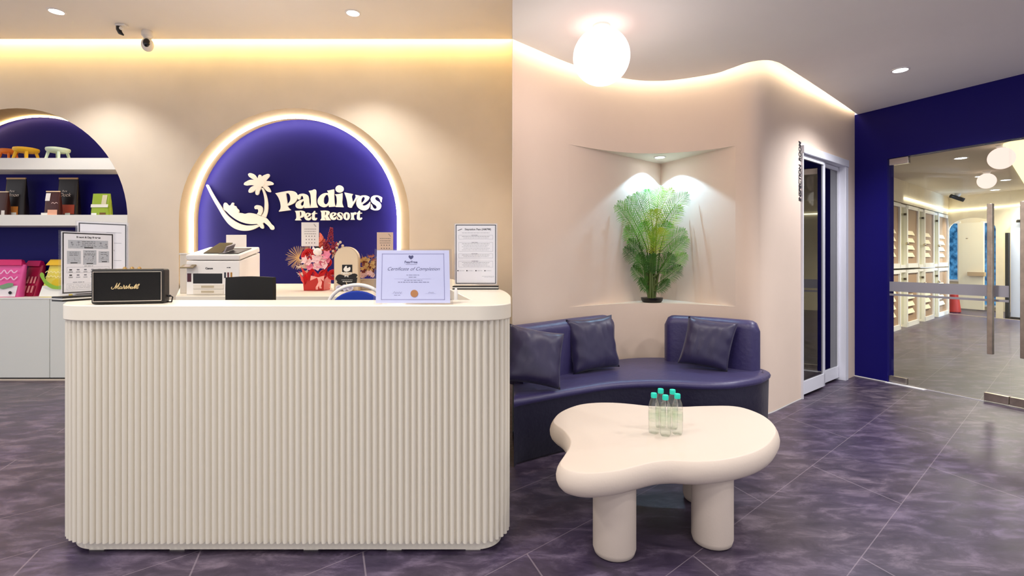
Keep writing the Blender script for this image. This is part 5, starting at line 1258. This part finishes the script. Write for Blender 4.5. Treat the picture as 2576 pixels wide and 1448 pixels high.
obj('bracket', MB().box((a+.25, 1.42, .90), (a+.62, 1.5, 1.0), Mb), mat('tan_bracket', (190, 160, 120), .5), pnl, world=True)
# dark band at floor, red item
q = px(2400, 776, 13.0)
t = thing('red_bin', 'small dark red bin standing beside the last kennel', 'bin', (q.x, 13.0, 0))
obj('bin_body', MB().lathe([(.12, 0), (.14, .02), (.10, .38), (.08, .40)], n=20), mat('dull_red', (176, 52, 48), .5), t, smooth=True)
obj('bin_lid', MB().lathe([(.085, .40), (.085, .44), (.03, .50), (.001, .51)], n=20), MATS['dull_red'], t, smooth=True)
# sliding door to outside
sd = thing('sliding_door', 'black framed sliding glass door with white leaf at the back of the hall', 'sliding door', Mb @ Vector((so0, .1, 0)))
m = MB()
for q in ((so0, 0, so0+.06, zd-.28), (so0+.2, zd-.06, so1, zd), (so0, 0, so1, .05)): m.box((q[0], .06, q[1]), (q[2], .12, q[3]), Mb)
obj('door_frame', m, black_m, sd, world=True)
so2 = sbk(2556)
obj('white_leaf', MB().box((so0+.06, .14, .05), (so2, .18, zd-.05), Mb), mat('cool_white', (214, 224, 248), .4), sd, world=True)
w_ = struct('window_3', MB().box((so2-.1, .9, .02), (so1+.6, .92, zd+.2), Mb), day)
obj('window_frame', MB().box((so2-.1, .86, 1.0), (so1+.6, .9, 1.12), Mb), white_m, w_)
# LED lines
zled = 2.50
t = thing('cove_light', 'thin white LED line above the kennel units in the hall', 'led strip', Mf @ Vector((0, 0, zled)))
obj('diffuser', MB().box((sf(2273), -.035, zled), (SC_, -.012, zled+.028), Mf), glow('hall_led', (255, 248, 225), 5), t, world=True)
t = thing('cove_light', 'thin white LED line along the back wall of the hall', 'led strip', Mb @ Vector((0, 0, zled)))
obj('diffuser', MB().box((0, -.035, zled), (6, -.012, zled+.028), Mb), MATS['hall_led'], t, world=True)
for (x, y, s_) in ((2417, 397, 'nearest large round downlight in the hall ceiling'), (2466, 443, 'hall downlight just left of the farther globe'), (2503, 477, 'hall downlight right of and beyond the farther globe'), (2530, 452, 'hall downlight near the glass joint'), (2542, 489, 'farthest hall downlight near the glass joint')):
    d = F*(ZH-EH)/(HY-y); downlight(s_, px(x, 0, d).x, d, ZH, .07)
globe('small opal globe lamp farther back in the hall behind the glass', px(2482, 0, 8.9).x, 8.9, px(0, 455, 8.9).z, 19/F*8.9, 13, ZH)
globe('opal globe lamp in the hall nearest the glass doors', px(2519, 0, 6.85).x, 6.85, px(0, 398, 6.85).z, 27/F*6.85, 13, ZH)
# luminous ceiling cove at the right edge
pts = [pz(x, y, 2.82) for x, y in ((2521, 375), (2524, 366), (2540, 361), (2580, 356), (2640, 349), (2640, 400), (2600, 470), (2576, 462), (2545, 412))]
t = thing('light_panel', 'large glowing cream ceiling light panel at the right edge behind the glass', 'ceiling light', (pts[0].x, pts[0].y, ZH))
obj('diffuser', MB().prism([(v.x, v.y) for v in pts], 2.82, 2.845), glow('panel_glow', (255, 240, 190), 1.6), t, world=True)
q = px(2400, 505, 12.0)
t = thing('security_camera', 'white and black camera in the far left corner of the hall ceiling', 'camera', (q.x, 11.9, ZH), group='hall cameras')
obj('mount', MB().lathe([(.06, 0), (.06, -.04), (.03, -.08), (.001, -.08)], n=16), cw, t, smooth=True)
obj('head', MB().tube([(-.16, 0, -.06), (.0, 0, -.11), (.10, -.05, -.16)], .045, 10), black_m, t, smooth=True)
# hall lamps
for (s_, o_, e) in ((1.5, -1.6, 330), (4.0, -1.6, 240), (-1.0, -1.5, 330), (3.5, -4.2, 240)):
    p_ = Mf @ Vector((s_, o_, ZH-.05)); lamp('SPOT', 'hall_spot_light', p_, e, (1, .93, .8), .1, spot=150, blend=.7)
p_ = Mb @ Vector((1.5, .9, 2.6)); lamp('POINT', 'alcove_light', p_, 130, (1, .95, .85), .1)
p_ = Mb @ Vector((3.0, .8, 1.5)); lamp('AREA', 'daylight_door', p_, 320, (.35, .6, 1), 1.6, rot=(PI/2, 0, math.atan2(WD.y, WD.x)+PI))
